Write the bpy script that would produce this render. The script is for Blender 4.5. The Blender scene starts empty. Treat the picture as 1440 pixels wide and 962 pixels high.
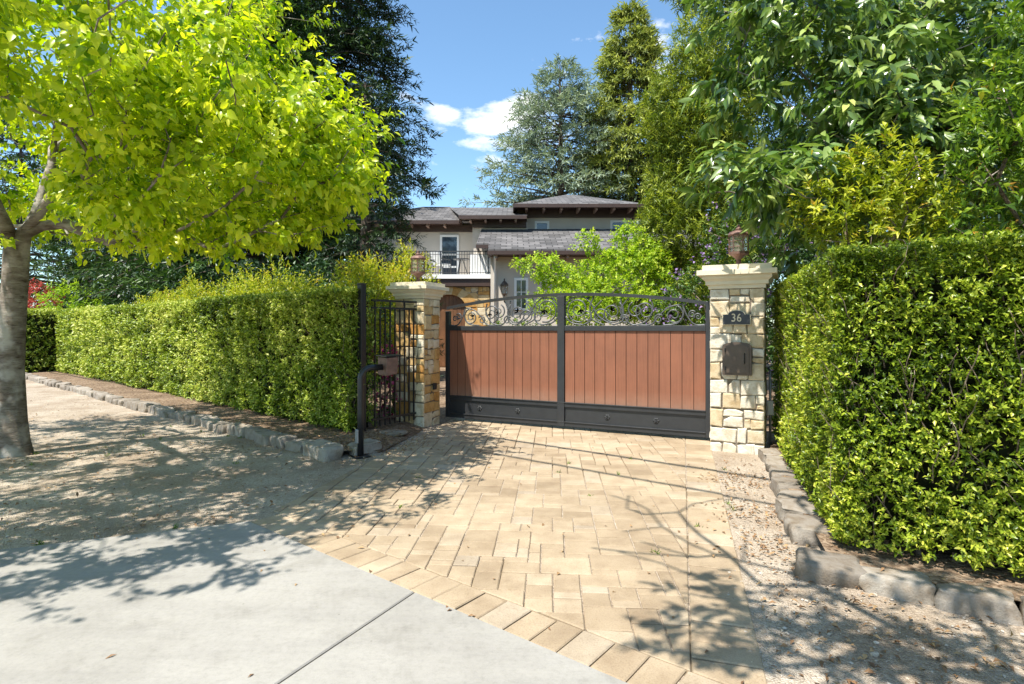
import bpy, bmesh, math, random
import numpy as np
from mathutils import Vector, Matrix
random.seed(7)
RNG = np.random.default_rng(11)
scn = bpy.context.scene
COL = scn.collection
PI = math.pi

# ------------------------------------------------------------------ frame of reference
CAM_H, F, U0, V0 = 1.5, 800.0, 720.0, 461.0      # eye height (m), focal length and horizon of the photograph (px)
def gp(u, v, z=0.0):
    y = (CAM_H - z) * F / (v - V0)
    return Vector(((u - U0) * y / F, y, z))
def at(u, v, y):
    return Vector(((u - U0) * y / F, y, CAM_H + (V0 - v) * y / F))

SUN_EL = math.radians(62)
SUN_AZ = Vector((-0.68, -0.73, 0)).normalized()
TO_SUN = Vector((SUN_AZ.x * math.cos(SUN_EL), SUN_AZ.y * math.cos(SUN_EL), math.sin(SUN_EL)))

# ------------------------------------------------------------------ tagging
def tag(o, label=None, cat=None, group=None, kind=None):
    if label: o['label'] = label
    if cat: o['category'] = cat
    if group: o['group'] = group
    if kind: o['kind'] = kind
    return o
def thing(name, label, cat, loc=(0, 0, 0), rz=0, group=None):
    o = bpy.data.objects.new(name, None)
    o.empty_display_size = 0.2
    o.location = loc
    o.rotation_euler = (0, 0, rz)
    COL.objects.link(o)
    return tag(o, label, cat, group)
def link(name, me, mat, parent=None):
    o = bpy.data.objects.new(name, me)
    if mat is not None and not me.materials: me.materials.append(mat)
    if parent is not None: o.parent = parent
    COL.objects.link(o)
    return o
def copy_tree(o, parent=None):
    c = o.copy(); COL.objects.link(c)
    if parent is not None: c.parent = parent
    for ch in list(o.children): copy_tree(ch, c)
    return c

# ------------------------------------------------------------------ mesh building
class MB:
    def __init__(s):
        s.v, s.f, s.t, s.cur = [], [], [], 0.5     # verts, faces, tint per vertex
    def add(s, vs, fs, tint=None):
        b = len(s.v); tt = s.cur if tint is None else tint
        s.v += [tuple(p) for p in vs]; s.t += [tt] * len(vs)
        s.f += [tuple(b + i for i in f) for f in fs]
    def box(s, lo, hi, M=None):
        x0, y0, z0 = lo; x1, y1, z1 = hi
        vs = [(x0,y0,z0),(x1,y0,z0),(x1,y1,z0),(x0,y1,z0),(x0,y0,z1),(x1,y0,z1),(x1,y1,z1),(x0,y1,z1)]
        if M is not None: vs = [M @ Vector(p) for p in vs]
        s.add(vs, [(0,3,2,1),(4,5,6,7),(0,1,5,4),(1,2,6,5),(2,3,7,6),(3,0,4,7)])
    def bar(s, p, q, w, h):
        p, q = Vector(p), Vector(q); d = (q - p).normalized()
        up = Vector((0, 0, 1)) if abs(d.z) < .95 else Vector((0, 1, 0))
        a = d.cross(up).normalized(); b = a.cross(d).normalized()
        vs = []
        for c in (p, q):
            for i, j in ((-1,-1),(1,-1),(1,1),(-1,1)): vs.append(c + a * (w/2*i) + b * (h/2*j))
        s.add(vs, [(0,1,2,3),(7,6,5,4),(0,4,5,1),(1,5,6,2),(2,6,7,3),(3,7,4,0)])
    def tube(s, pts, rad, n=8, cap=True):
        pts = [Vector(p) for p in pts]
        if not hasattr(rad, '__len__'): rad = [rad] * len(pts)
        rings, a = [], None
        for i, p in enumerate(pts):
            d = (pts[min(i+1, len(pts)-1)] - pts[max(i-1, 0)])
            d = d.normalized() if d.length > 1e-9 else Vector((0, 0, 1))
            if a is None:
                a = d.orthogonal().normalized()
            else:
                a = a - d * a.dot(d)
                a = a.normalized() if a.length > 1e-6 else d.orthogonal().normalized()
            b = d.cross(a)
            rings.append([p + (a * math.cos(2*PI*k/n) + b * math.sin(2*PI*k/n)) * rad[i] for k in range(n)])
        fs = []
        for i in range(len(pts)-1):
            for k in range(n):
                fs.append((i*n+k, i*n+(k+1) % n, (i+1)*n+(k+1) % n, (i+1)*n+k))
        if cap:
            fs.append(tuple(range(n-1, -1, -1))); fs.append(tuple((len(pts)-1)*n+k for k in range(n)))
        s.add([p for r in rings for p in r], fs)
    def lathe(s, prof, n=12, c=(0, 0, 0), rot=0.0):
        vs, fs = [], []
        for r, z in prof:
            for k in range(n):
                a = rot + 2*PI*k/n
                vs.append((c[0]+r*math.cos(a), c[1]+r*math.sin(a), c[2]+z))
        for i in range(len(prof)-1):
            for k in range(n):
                fs.append((i*n+k, i*n+(k+1) % n, (i+1)*n+(k+1) % n, (i+1)*n+k))
        fs.append(tuple(range(n-1, -1, -1))); fs.append(tuple((len(prof)-1)*n+k for k in range(n)))
        s.add(vs, fs)
    def square(s, prof, c=(0, 0, 0)):               # lathe of a square section, half-widths
        s.lathe([(r*math.sqrt(2), z) for r, z in prof], 4, c, PI/4)
    def prism(s, poly, z0, z1, bev=0.0):
        n = len(poly); vs = [(p[0], p[1], z0) for p in poly]
        fs = [tuple(range(n-1, -1, -1))]
        rings = [(poly, z1)] if bev <= 0 else [(poly, z1-bev), (inset(poly, bev), z1)]
        for k, (pl, z) in enumerate(rings):
            vs += [(p[0], p[1], z) for p in pl]
            for i in range(n):
                j = (i+1) % n
                fs.append((k*n+i, k*n+j, (k+1)*n+j, (k+1)*n+i))
        fs.append(tuple(len(rings)*n+i for i in range(n)))
        s.add(vs, fs)
    def build(s, name, mat, parent=None, smooth=False, bevel=0.0, seg=2):
        me = bpy.data.meshes.new(name)
        me.from_pydata(s.v, [], s.f); me.update()
        a = me.attributes.new('tint', 'FLOAT', 'POINT')
        a.data.foreach_set('value', np.array(s.t, dtype=np.float32))
        if bevel > 0:
            bm = bmesh.new(); bm.from_mesh(me)
            bmesh.ops.bevel(bm, geom=[e for e in bm.edges if len(e.link_faces) == 2 and e.calc_face_angle(0) > .5],
                            offset=bevel, segments=seg, affect='EDGES', profile=.5, clamp_overlap=True)
            bm.to_mesh(me); bm.free()
        if smooth: me.polygons.foreach_set('use_smooth', [True]*len(me.polygons))
        return link(name, me, mat, parent)

def area(poly):
    return .5*sum(poly[i][0]*poly[(i+1) % len(poly)][1]-poly[(i+1) % len(poly)][0]*poly[i][1] for i in range(len(poly)))
def ccw(poly):
    return poly if area(poly) > 0 else poly[::-1]
def clip(poly, a, b):                               # keep the part left of a->b
    out = []
    ins = lambda p: (b[0]-a[0])*(p[1]-a[1])-(b[1]-a[1])*(p[0]-a[0])
    for i in range(len(poly)):
        p, q = poly[i], poly[(i+1) % len(poly)]
        ip, iq = ins(p), ins(q)
        if ip >= 0: out.append(p)
        if (ip >= 0) != (iq >= 0):
            t = ip/(ip-iq); out.append((p[0]+(q[0]-p[0])*t, p[1]+(q[1]-p[1])*t))
    return out
def clip_convex(poly, region):
    for i in range(len(region)):
        if len(poly) < 3: return []
        poly = clip(poly, region[i], region[(i+1) % len(region)])
    return poly if len(poly) >= 3 else []
def dedupe(poly, eps=.008):
    out = []
    for p in poly:
        if not out or math.hypot(p[0]-out[-1][0], p[1]-out[-1][1]) > eps: out.append(p)
    if len(out) > 1 and math.hypot(out[0][0]-out[-1][0], out[0][1]-out[-1][1]) < eps: out.pop()
    return out
def inset(poly, d):                                  # convex ccw polygon moved inwards
    n = len(poly); L = []
    for i in range(n):
        p, q = poly[i], poly[(i+1) % n]
        ex, ey = q[0]-p[0], q[1]-p[1]; l = math.hypot(ex, ey) or 1e-9
        nx, ny = -ey/l, ex/l
        L.append((p[0]+nx*d, p[1]+ny*d, ex/l, ey/l))
    out = []
    for i in range(n):
        x1, y1, dx1, dy1 = L[i-1]; x2, y2, dx2, dy2 = L[i]
        den = dx1*dy2-dy1*dx2
        if abs(den) < 1e-4: out.append((x2, y2)); continue
        t = ((x2-x1)*dy2-(y2-y1)*dx2)/den
        out.append((x1+dx1*t, y1+dy1*t))
    return out

# ------------------------------------------------------------------ materials
def newmat(name):
    m = bpy.data.materials.new(name); m.use_nodes = True
    nt = m.node_tree
    return m, nt, nt.nodes['Principled BSDF'], nt.nodes['Material Output']
def nd(nt, t, **kw):
    n = nt.nodes.new(t)
    for k, v in kw.items():
        if k in n.inputs.keys(): n.inputs[k].default_value = v
        else: setattr(n, k, v)
    return n
def ramp(nt, stops, interp='LINEAR'):
    r = nt.nodes.new('ShaderNodeValToRGB'); cr = r.color_ramp; cr.interpolation = interp
    while len(cr.elements) < len(stops): cr.elements.new(.5)
    for e, (p, c) in zip(cr.elements, stops):
        e.position = p; e.color = (c[0], c[1], c[2], 1)
    return r
def mixc(nt, a, b, fac, mode='MIX'):
    m = nt.nodes.new('ShaderNodeMix'); m.data_type = 'RGBA'; m.blend_type = mode
    for sock, val in ((m.inputs[0], fac), (m.inputs[6], a), (m.inputs[7], b)):
        if hasattr(val, 'links'): nt.links.new(val, sock)
        elif isinstance(val, (int, float)): sock.default_value = val
        else: sock.default_value = (val[0], val[1], val[2], 1)
    return m.outputs[2]
def coords(nt):
    return nd(nt, 'ShaderNodeNewGeometry').outputs['Position']
def noise(nt, vec, scale, detail=4, rough=.55):
    n = nd(nt, 'ShaderNodeTexNoise', Scale=scale, Detail=detail, Roughness=rough)
    nt.links.new(vec, n.inputs['Vector']); return n.outputs['Fac']
def bump(nt, bsdf, h, strength, dist):
    b = nd(nt, 'ShaderNodeBump', Strength=strength, Distance=dist)
    nt.links.new(h, b.inputs['Height']); nt.links.new(b.outputs[0], bsdf.inputs['Normal']); return b

def plain(name, c, rough=.6, metal=0, var=.12, scale=6, bmp=0.0, bscale=60, spec=.5, obj=True):
    m, nt, b, o = newmat(name)
    vec = nd(nt, 'ShaderNodeTexCoord').outputs['Object'] if obj else coords(nt)
    n = noise(nt, vec, scale, 6)
    r = ramp(nt, [(.3, [x*(1-var) for x in c]), (.7, [min(1, x*(1+var)) for x in c])])
    nt.links.new(n, r.inputs[0]); nt.links.new(r.outputs[0], b.inputs['Base Color'])
    b.inputs['Roughness'].default_value = rough; b.inputs['Metallic'].default_value = metal
    b.inputs['Specular IOR Level'].default_value = spec
    if bmp > 0: bump(nt, b, noise(nt, vec, bscale, 5), bmp, .01)
    return m
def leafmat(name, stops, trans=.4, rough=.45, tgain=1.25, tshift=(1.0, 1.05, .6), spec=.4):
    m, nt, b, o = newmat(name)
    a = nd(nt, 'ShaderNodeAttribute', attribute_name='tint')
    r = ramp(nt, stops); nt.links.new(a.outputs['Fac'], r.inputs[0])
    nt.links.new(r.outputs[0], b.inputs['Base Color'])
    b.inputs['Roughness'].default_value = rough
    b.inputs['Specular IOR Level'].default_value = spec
    t = nd(nt, 'ShaderNodeBsdfTranslucent')
    g = mixc(nt, r.outputs[0], [tgain*x for x in tshift], 1.0, 'MULTIPLY')
    nt.links.new(g, t.inputs['Color'])
    mx = nd(nt, 'ShaderNodeMixShader'); mx.inputs[0].default_value = trans
    nt.links.new(b.outputs[0], mx.inputs[1]); nt.links.new(t.outputs[0], mx.inputs[2])
    nt.links.new(mx.outputs[0], o.inputs['Surface'])
    return m
def barkmat(name, c0, c1, c2, scale=5):
    m, nt, b, o = newmat(name)
    v = nd(nt, 'ShaderNodeTexCoord').outputs['Object']
    mp = nd(nt, 'ShaderNodeMapping'); mp.inputs['Scale'].default_value = (1, 1, 2.5)
    nt.links.new(v, mp.inputs[0])
    n1 = noise(nt, mp.outputs[0], scale, 8, .65); n2 = noise(nt, v, scale*.45, 4)
    r = ramp(nt, [(.32, c0), (.52, c1), (.72, c2)]); nt.links.new(n1, r.inputs[0])
    dk = ramp(nt, [(.35, (.55, .55, .5)), (.65, (1, 1, 1))]); nt.links.new(n2, dk.inputs[0])
    c = mixc(nt, r.outputs[0], dk.outputs[0], .8, 'MULTIPLY')
    mp3 = nd(nt, 'ShaderNodeMapping'); mp3.inputs['Scale'].default_value = (1, 1, 7); nt.links.new(v, mp3.inputs[0])
    n3 = noise(nt, mp3.outputs[0], scale*2.2, 5, .6); lt = ramp(nt, [(.34, (.35, .3, .26)), (.43, (1, 1, 1))]); nt.links.new(n3, lt.inputs[0])
    c = mixc(nt, c, lt.outputs[0], .85, 'MULTIPLY')
    n4 = noise(nt, v, scale*.8, 3, .5); wp = ramp(nt, [(.52, (0, 0, 0)), (.62, (1, 1, 1))]); nt.links.new(n4, wp.inputs[0])
    wq = nd(nt, 'ShaderNodeMath', operation='MULTIPLY'); nt.links.new(wp.outputs[0], wq.inputs[0]); wq.inputs[1].default_value = .55
    c = mixc(nt, c, [min(1, x*1.25) for x in c2], wq.outputs[0])
    nt.links.new(c, b.inputs['Base Color']); b.inputs['Roughness'].default_value = .9
    b.inputs['Specular IOR Level'].default_value = .15
    bump(nt, b, n1, .8, .03)
    return m

M = {}
M['leaf_lime'] = leafmat('lime_leaf', [(0, (.10, .22, .006)), (.45, (.37, .49, .012)), (1, (.66, .69, .07))], .5, .32, 1.6, (1.05, 1.0, .35))
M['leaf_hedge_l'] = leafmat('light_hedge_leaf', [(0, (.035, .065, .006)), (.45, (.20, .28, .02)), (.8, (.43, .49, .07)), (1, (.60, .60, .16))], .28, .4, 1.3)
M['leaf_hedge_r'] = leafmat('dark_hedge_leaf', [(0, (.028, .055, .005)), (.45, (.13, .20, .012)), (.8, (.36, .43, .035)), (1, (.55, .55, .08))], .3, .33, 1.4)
M['leaf_yellow'] = leafmat('yellow_shoot_leaf', [(0, (.12, .20, .015)), (.4, (.30, .36, .02)), (.8, (.52, .50, .03)), (1, (.55, .38, .05))], .4, .45, 1.25)
M['leaf_redwood'] = leafmat('dark_conifer_leaf', [(0, (.008, .020, .006)), (.6, (.02, .046, .012)), (1, (.075, .13, .03))], .15, .5)
M['leaf_broadconif'] = leafmat('deep_green_leaf', [(0, (.008, .024, .006)), (.6, (.024, .062, .012)), (1, (.12, .21, .035))], .2, .42)
M['leaf_cedar'] = leafmat('blue_cedar_leaf', [(0, (.06, .095, .07)), (.6, (.20, .26, .19)), (1, (.42, .48, .33))], .2, .6)
M['leaf_tallconif'] = leafmat('olive_conifer_leaf', [(0, (.045, .07, .016)), (.5, (.17, .215, .045)), (1, (.42, .44, .10))], .25, .6)
M['leaf_podo'] = leafmat('yellow_green_needle', [(0, (.03, .055, .006)), (.5, (.16, .22, .018)), (1, (.50, .53, .06))], .3, .5)
M['leaf_fine'] = leafmat('olive_fine_leaf', [(0, (.015, .033, .006)), (.6, (.075, .125, .018)), (1, (.26, .31, .05))], .3, .5)
M['leaf_big'] = leafmat('glossy_large_leaf', [(0, (.02, .055, .01)), (.4, (.095, .17, .022)), (.75, (.30, .38, .10)), (1, (.52, .55, .16))], .25, .28, 1.8, spec=.8)
M['leaf_pitto'] = leafmat('yellow_shrub_leaf', [(0, (.05, .09, .006)), (.45, (.26, .32, .015)), (.9, (.55, .53, .04)), (1, (.5, .33, .05))], .35, .42, 1.3)
M['leaf_bay'] = leafmat('bay_leaf', [(0, (.025, .06, .006)), (.5, (.11, .20, .014)), (.9, (.36, .44, .04)), (1, (.48, .25, .04))], .32, .36, 1.4)
M['leaf_maple'] = leafmat('maple_leaf', [(0, (.10, .20, .008)), (.5, (.30, .44, .015)), (1, (.58, .62, .06))], .42, .5, 1.4)
M['leaf_green'] = leafmat('mid_green_leaf', [(0, (.018, .045, .006)), (.6, (.085, .17, .018)), (1, (.30, .40, .06))], .3, .45)
M['flower_purple'] = leafmat('purple_petal', [(0, (.16, .08, .25)), (1, (.42, .28, .52))], .3, .6, 1.0, (1, 1, 1))
M['flower_pink'] = leafmat('pink_petal', [(0, (.35, .02, .10)), (1, (.6, .10, .25))], .3, .6, 1.0, (1, 1, 1))
M['leaf_red'] = leafmat('red_leaf', [(0, (.35, .03, .03)), (.6, (.5, .07, .05)), (1, (.55, .2, .06))], .3, .6, 1.0, (1, 1, 1))
M['leaf_dry'] = leafmat('dry_leaf', [(0, (.13, .07, .035)), (.6, (.27, .15, .07)), (1, (.42, .27, .13))], .1, .7)
M['bark'] = barkmat('grey_bark', (.12, .09, .068), (.245, .205, .168), (.42, .385, .335), 4.5)
M['bark_dark'] = barkmat('dark_bark', (.05, .035, .025), (.10, .075, .055), (.17, .14, .11), 4)
M['twig'] = barkmat('twig_bark', (.10, .07, .045), (.19, .14, .10), (.30, .24, .18), 9)
M['inner'] = plain('shade_core', (.016, .018, .008), .95, var=.5, scale=9, bmp=1, bscale=14, spec=.05)  # near-black colour that gives hedge cores the look of deep shadow
M['iron'] = plain('charcoal_iron', (.026, .027, .029), .42, .0, .15, 9, .06, 140)
M['scroll'] = plain('worn_grey_iron', (.085, .088, .09), .4, .2, .3, 30)
M['iron_dark'] = plain('black_iron', (.016, .016, .017), .4, .0, .15, 9, .06, 140)
M['mailbox'] = plain('bronze_powder_coat', (.095, .068, .05), .42, .25, .15, 12, .1, 200)
M['rust'] = plain('rusty_bronze', (.16, .088, .066), .6, .3, .35, 14, .3, 60)
M['capstone'] = plain('cast_stone', (.66, .58, .43), .8, 0, .07, 5, .15, 90)
M['stucco'] = plain('grey_beige_stucco', (.53, .47, .395), .9, 0, .05, 2, .25, 40)
M['white'] = plain('white_paint', (.78, .77, .74), .5, 0, .03, 4)
M['brown'] = plain('dark_brown_trim', (.052, .028, .02), .55, 0, .15, 5)
M['tail'] = plain('rafter_paint', (.26, .17, .13), .6, 0, .1, 5)
M['door_wood'] = plain('oak_door', (.17, .075, .03), .5, 0, .3, 3)
M['pipe'] = plain('galvanised_pipe', (.36, .38, .40), .4, .6, .1, 9)
M['plate'] = plain('sign_black', (.02, .021, .026), .4, 0, .1, 9)
M['gold'] = plain('sign_cream', (.62, .54, .38), .5, 0, .05, 9)
M['car_white'] = plain('white_car_paint', (.78, .78, .78), .25, 0, .02, 2)
M['rubber'] = plain('tyre_rubber', (.02, .02, .02), .8)
M['wicker_dark'] = plain('dark_patio_metal', (.05, .055, .06), .5)
M['cushion'] = plain('pale_cushion', (.7, .7, .68), .8)

def glass(name, c, rough=.05):
    m, nt, b, o = newmat(name)
    b.inputs['Base Color'].default_value = (*c, 1); b.inputs['Roughness'].default_value = rough
    b.inputs['Specular IOR Level'].default_value = .9
    return m
M['glass'] = glass('window_glass', (.025, .035, .05))
m, nt, b, o = newmat('seeded_lantern_glass')
b.inputs['Base Color'].default_value = (.85, .8, .68, 1); b.inputs['Roughness'].default_value = .12
b.inputs['Transmission Weight'].default_value = .75; b.inputs['Alpha'].default_value = .45
M['lantern_glass'] = m

def mat_stone(name, stops):
    m, nt, b, o = newmat(name)
    a = nd(nt, 'ShaderNodeAttribute', attribute_name='tint')
    r = ramp(nt, stops); nt.links.new(a.outputs['Fac'], r.inputs[0])
    v = coords(nt)
    n1 = noise(nt, v, 9, 6, .6); n2 = noise(nt, v, 55, 6, .7)
    d = ramp(nt, [(.32, (.62, .52, .40)), (.56, (1, 1, 1))]); nt.links.new(n1, d.inputs[0])
    e = ramp(nt, [(.3, (.70, .66, .6)), (.5, (1, 1, 1))]); nt.links.new(n2, e.inputs[0])
    c = mixc(nt, r.outputs[0], d.outputs[0], .75, 'MULTIPLY'); c = mixc(nt, c, e.outputs[0], .6, 'MULTIPLY')
    nt.links.new(c, b.inputs['Base Color']); b.inputs['Roughness'].default_value = .88
    b.inputs['Specular IOR Level'].default_value = .2
    bump(nt, b, n2, .7, .012)
    return m
M['stone_r'] = mat_stone('pale_ashlar', [(0, (.22, .19, .15)), (.08, (.24, .20, .16)), (.1, (.56, .43, .26)), (.25, (.62, .51, .34)), (.45, (.66, .59, .46)), (1, (.73, .69, .60))])
M['stone_l'] = mat_stone('ochre_ashlar', [(0, (.22, .19, .15)), (.08, (.24, .20, .16)), (.1, (.50, .24, .06)), (.35, (.58, .38, .15)), (.6, (.62, .48, .27)), (1, (.70, .63, .48))])

def mat_paver():
    m, nt, b, o = newmat('sandstone_paver')
    a = nd(nt, 'ShaderNodeAttribute', attribute_name='tint')
    r = ramp(nt, [(0, (.20, .155, .10)), (.02, (.21, .165, .105)), (.05, (.325, .252, .170)), (.3, (.38, .297, .202)), (.7, (.41, .326, .225)), (.9, (.435, .355, .255)), (1, (.39, .325, .245))])
    nt.links.new(a.outputs['Fac'], r.inputs[0])
    v = coords(nt)
    n1 = noise(nt, v, 5, 6, .6); n2 = noise(nt, v, 120, 5, .7); n3 = noise(nt, v, .8, 4, .6); n4 = noise(nt, v, 24, 5, .7)
    d = ramp(nt, [(.3, (.78, .74, .70)), (.6, (1.03, 1.02, 1.0))]); nt.links.new(n1, d.inputs[0])
    e = ramp(nt, [(.33, (.66, .63, .6)), (.5, (1, 1, 1)), (.7, (1.1, 1.1, 1.08))]); nt.links.new(n2, e.inputs[0])
    g = ramp(nt, [(.36, (.78, .76, .74)), (.58, (1.02, 1.02, 1.02))]); nt.links.new(n3, g.inputs[0])
    h = ramp(nt, [(.28, (.62, .57, .5)), (.40, (1, 1, 1))]); nt.links.new(n4, h.inputs[0])
    c = mixc(nt, r.outputs[0], d.outputs[0], .9, 'MULTIPLY'); c = mixc(nt, c, e.outputs[0], .7, 'MULTIPLY')
    c = mixc(nt, c, g.outputs[0], 1, 'MULTIPLY'); c = mixc(nt, c, h.outputs[0], .6, 'MULTIPLY')
    nt.links.new(c, b.inputs['Base Color']); b.inputs['Roughness'].default_value = .85
    b.inputs['Specular IOR Level'].default_value = .25
    bump(nt, b, n2, .5, .006)
    return m
M['paver'] = mat_paver()
def mat_concrete():
    m, nt, b, o = newmat('broom_concrete')
    v = coords(nt)
    n1 = noise(nt, v, 1.1, 6, .6); n2 = noise(nt, v, 260, 4, .7); n3 = noise(nt, v, 9, 7, .65)
    mp = nd(nt, 'ShaderNodeMapping'); mp.inputs['Rotation'].default_value = (0, 0, .66); mp.inputs['Scale'].default_value = (.5, 5, 1)
    nt.links.new(v, mp.inputs[0]); n4 = noise(nt, mp.outputs[0], 1.2, 6, .7)
    mp2 = nd(nt, 'ShaderNodeMapping'); mp2.inputs['Rotation'].default_value = (0, 0, .66); mp2.inputs['Scale'].default_value = (3, 160, 1)
    nt.links.new(v, mp2.inputs[0]); n5 = noise(nt, mp2.outputs[0], 1.0, 2, .5)
    r = ramp(nt, [(.3, (.252, .236, .208)), (.55, (.308, .290, .258)), (.75, (.340, .321, .287))]); nt.links.new(n1, r.inputs[0])
    d = ramp(nt, [(.3, (.80, .80, .80)), (.45, (1, 1, 1))]); nt.links.new(n2, d.inputs[0])
    e = ramp(nt, [(.3, (.86, .86, .87)), (.55, (1, 1, 1))]); nt.links.new(n4, e.inputs[0])
    g = ramp(nt, [(.27, (.80, .79, .77)), (.42, (1, 1, 1))]); nt.links.new(n3, g.inputs[0])
    c = mixc(nt, r.outputs[0], d.outputs[0], .7, 'MULTIPLY'); c = mixc(nt, c, e.outputs[0], .8, 'MULTIPLY'); c = mixc(nt, c, g.outputs[0], .7, 'MULTIPLY')
    nt.links.new(c, b.inputs['Base Color']); b.inputs['Roughness'].default_value = .88
    b.inputs['Specular IOR Level'].default_value = .25
    n6 = noise(nt, v, 42, 6, .75); k6 = ramp(nt, [(.3, (.86, .86, .86)), (.5, (1, 1, 1)), (.72, (1.07, 1.07, 1.07))]); nt.links.new(n6, k6.inputs[0]); c = mixc(nt, c, k6.outputs[0], 1, 'MULTIPLY')
    n7 = noise(nt, v, 2.6, 8, .72); k7 = ramp(nt, [(.34, (.82, .815, .80)), (.47, (1, 1, 1))]); nt.links.new(n7, k7.inputs[0]); c = mixc(nt, c, k7.outputs[0], .8, 'MULTIPLY')
    vo = nd(nt, 'ShaderNodeTexVoronoi', Scale=7.0); vo.feature = 'F1'; nt.links.new(v, vo.inputs['Vector']); k8 = ramp(nt, [(.02, (.45, .42, .38)), (.05, (1, 1, 1))]); nt.links.new(vo.outputs['Distance'], k8.inputs[0]); c = mixc(nt, c, k8.outputs[0], .55, 'MULTIPLY')
    nt.links.new(c, b.inputs['Base Color'])
    h = nd(nt, 'ShaderNodeMath', operation='ADD'); nt.links.new(n2, h.inputs[0]); nt.links.new(n5, h.inputs[1])
    bump(nt, b, h.outputs[0], .3, .004)
    return m
M['concrete'] = mat_concrete()
def mat_gravel(name, c0, c1, c2, scale=70, patch=((.8, .74, .68), (1.05, 1.04, 1.02))):
    m, nt, b, o = newmat(name)
    v = coords(nt)
    vo = nd(nt, 'ShaderNodeTexVoronoi', Scale=scale); nt.links.new(v, vo.inputs['Vector'])
    sp = nd(nt, 'ShaderNodeSeparateColor'); nt.links.new(vo.outputs['Color'], sp.inputs[0])
    r = ramp(nt, [(0, c0), (.5, c1), (1, c2)]); nt.links.new(sp.outputs[0], r.inputs[0])
    n1 = noise(nt, v, 1.3, 7, .65); n2 = noise(nt, v, 30, 6, .7)
    g = ramp(nt, [(.35, patch[0]), (.62, patch[1])]); nt.links.new(n1, g.inputs[0])
    c = mixc(nt, r.outputs[0], g.outputs[0], 1, 'MULTIPLY')
    e = ramp(nt, [(.3, (.62, .58, .53)), (.5, (1, 1, 1))]); nt.links.new(n2, e.inputs[0])
    c = mixc(nt, c, e.outputs[0], .8, 'MULTIPLY')
    nt.links.new(c, b.inputs['Base Color']); b.inputs['Roughness'].default_value = .95
    b.inputs['Specular IOR Level'].default_value = .15
    inv = nd(nt, 'ShaderNodeMath', operation='SUBTRACT'); inv.inputs[0].default_value = 1
    nt.links.new(vo.outputs['Distance'], inv.inputs[1])
    ad = nd(nt, 'ShaderNodeMath', operation='ADD'); nt.links.new(inv.outputs[0], ad.inputs[0]); nt.links.new(n2, ad.inputs[1])
    bump(nt, b, ad.outputs[0], .8, .012)
    return m
M['gravel'] = mat_gravel('decomposed_granite', (.34, .285, .228), (.435, .372, .30), (.525, .46, .38), 110, ((.70, .62, .54), (1.06, 1.04, 1.0)))
M['soil'] = mat_gravel('mulch_soil', (.13, .09, .06), (.22, .16, .11), (.33, .26, .19), 40, ((.65, .6, .55), (1.1, 1.05, 1)))
M['pebble'] = mat_stone('pebble_stone', [(0, (.26, .22, .18)), (.5, (.42, .36, .29)), (1, (.60, .54, .46))])
M['kerb'] = mat_stone('kerb_stone', [(0, (.20, .172, .14)), (.5, (.285, .248, .206)), (1, (.37, .33, .275))])

def mat_wood_panel():
    m, nt, b, o = newmat('redwood_composite')
    a = nd(nt, 'ShaderNodeAttribute', attribute_name='tint')
    mz = nd(nt, 'ShaderNodeMath', operation='MULTIPLY_ADD'); nt.links.new(a.outputs['Fac'], mz.inputs[0]); mz.inputs[1].default_value = .5; mz.inputs[2].default_value = .5
    r = ramp(nt, [(0, (.02, .012, .01)), (.4, (.02, .012, .01)), (.5, (.232, .088, .046)), (1, (.258, .10, .054))]); nt.links.new(mz.outputs[0], r.inputs[0])
    v = nd(nt, 'ShaderNodeTexCoord').outputs['Object']
    mp = nd(nt, 'ShaderNodeMapping'); mp.inputs['Scale'].default_value = (60, 60, 1.2); nt.links.new(v, mp.inputs[0])
    n = noise(nt, mp.outputs[0], 2, 5, .6)
    d = ramp(nt, [(.3, (.78, .76, .74)), (.65, (1.06, 1.06, 1.06))]); nt.links.new(n, d.inputs[0])
    c = mixc(nt, r.outputs[0], d.outputs[0], .9, 'MULTIPLY')
    n2 = noise(nt, v, 1.6, 6, .65); d2 = ramp(nt, [(.35, (.86, .85, .84)), (.65, (1.06, 1.04, 1.02))]); nt.links.new(n2, d2.inputs[0]); c = mixc(nt, c, d2.outputs[0], 1, 'MULTIPLY')
    sz = nd(nt, 'ShaderNodeSeparateXYZ'); nt.links.new(v, sz.inputs[0]); mr = nd(nt, 'ShaderNodeMapRange'); nt.links.new(sz.outputs[2], mr.inputs[0]); mr.inputs[1].default_value = .40; mr.inputs[2].default_value = .62; mr.inputs[3].default_value = .5; mr.inputs[4].default_value = 0
    n9 = noise(nt, v, 7, 6, .7); dm = nd(nt, 'ShaderNodeMath', operation='MULTIPLY'); nt.links.new(mr.outputs[0], dm.inputs[0]); nt.links.new(n9, dm.inputs[1]); c = mixc(nt, c, (.36, .27, .2), dm.outputs[0])
    nt.links.new(c, b.inputs['Base Color']); b.inputs['Roughness'].default_value = .6
    bump(nt, b, n, .25, .003)
    return m
M['plank'] = mat_wood_panel()
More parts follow.
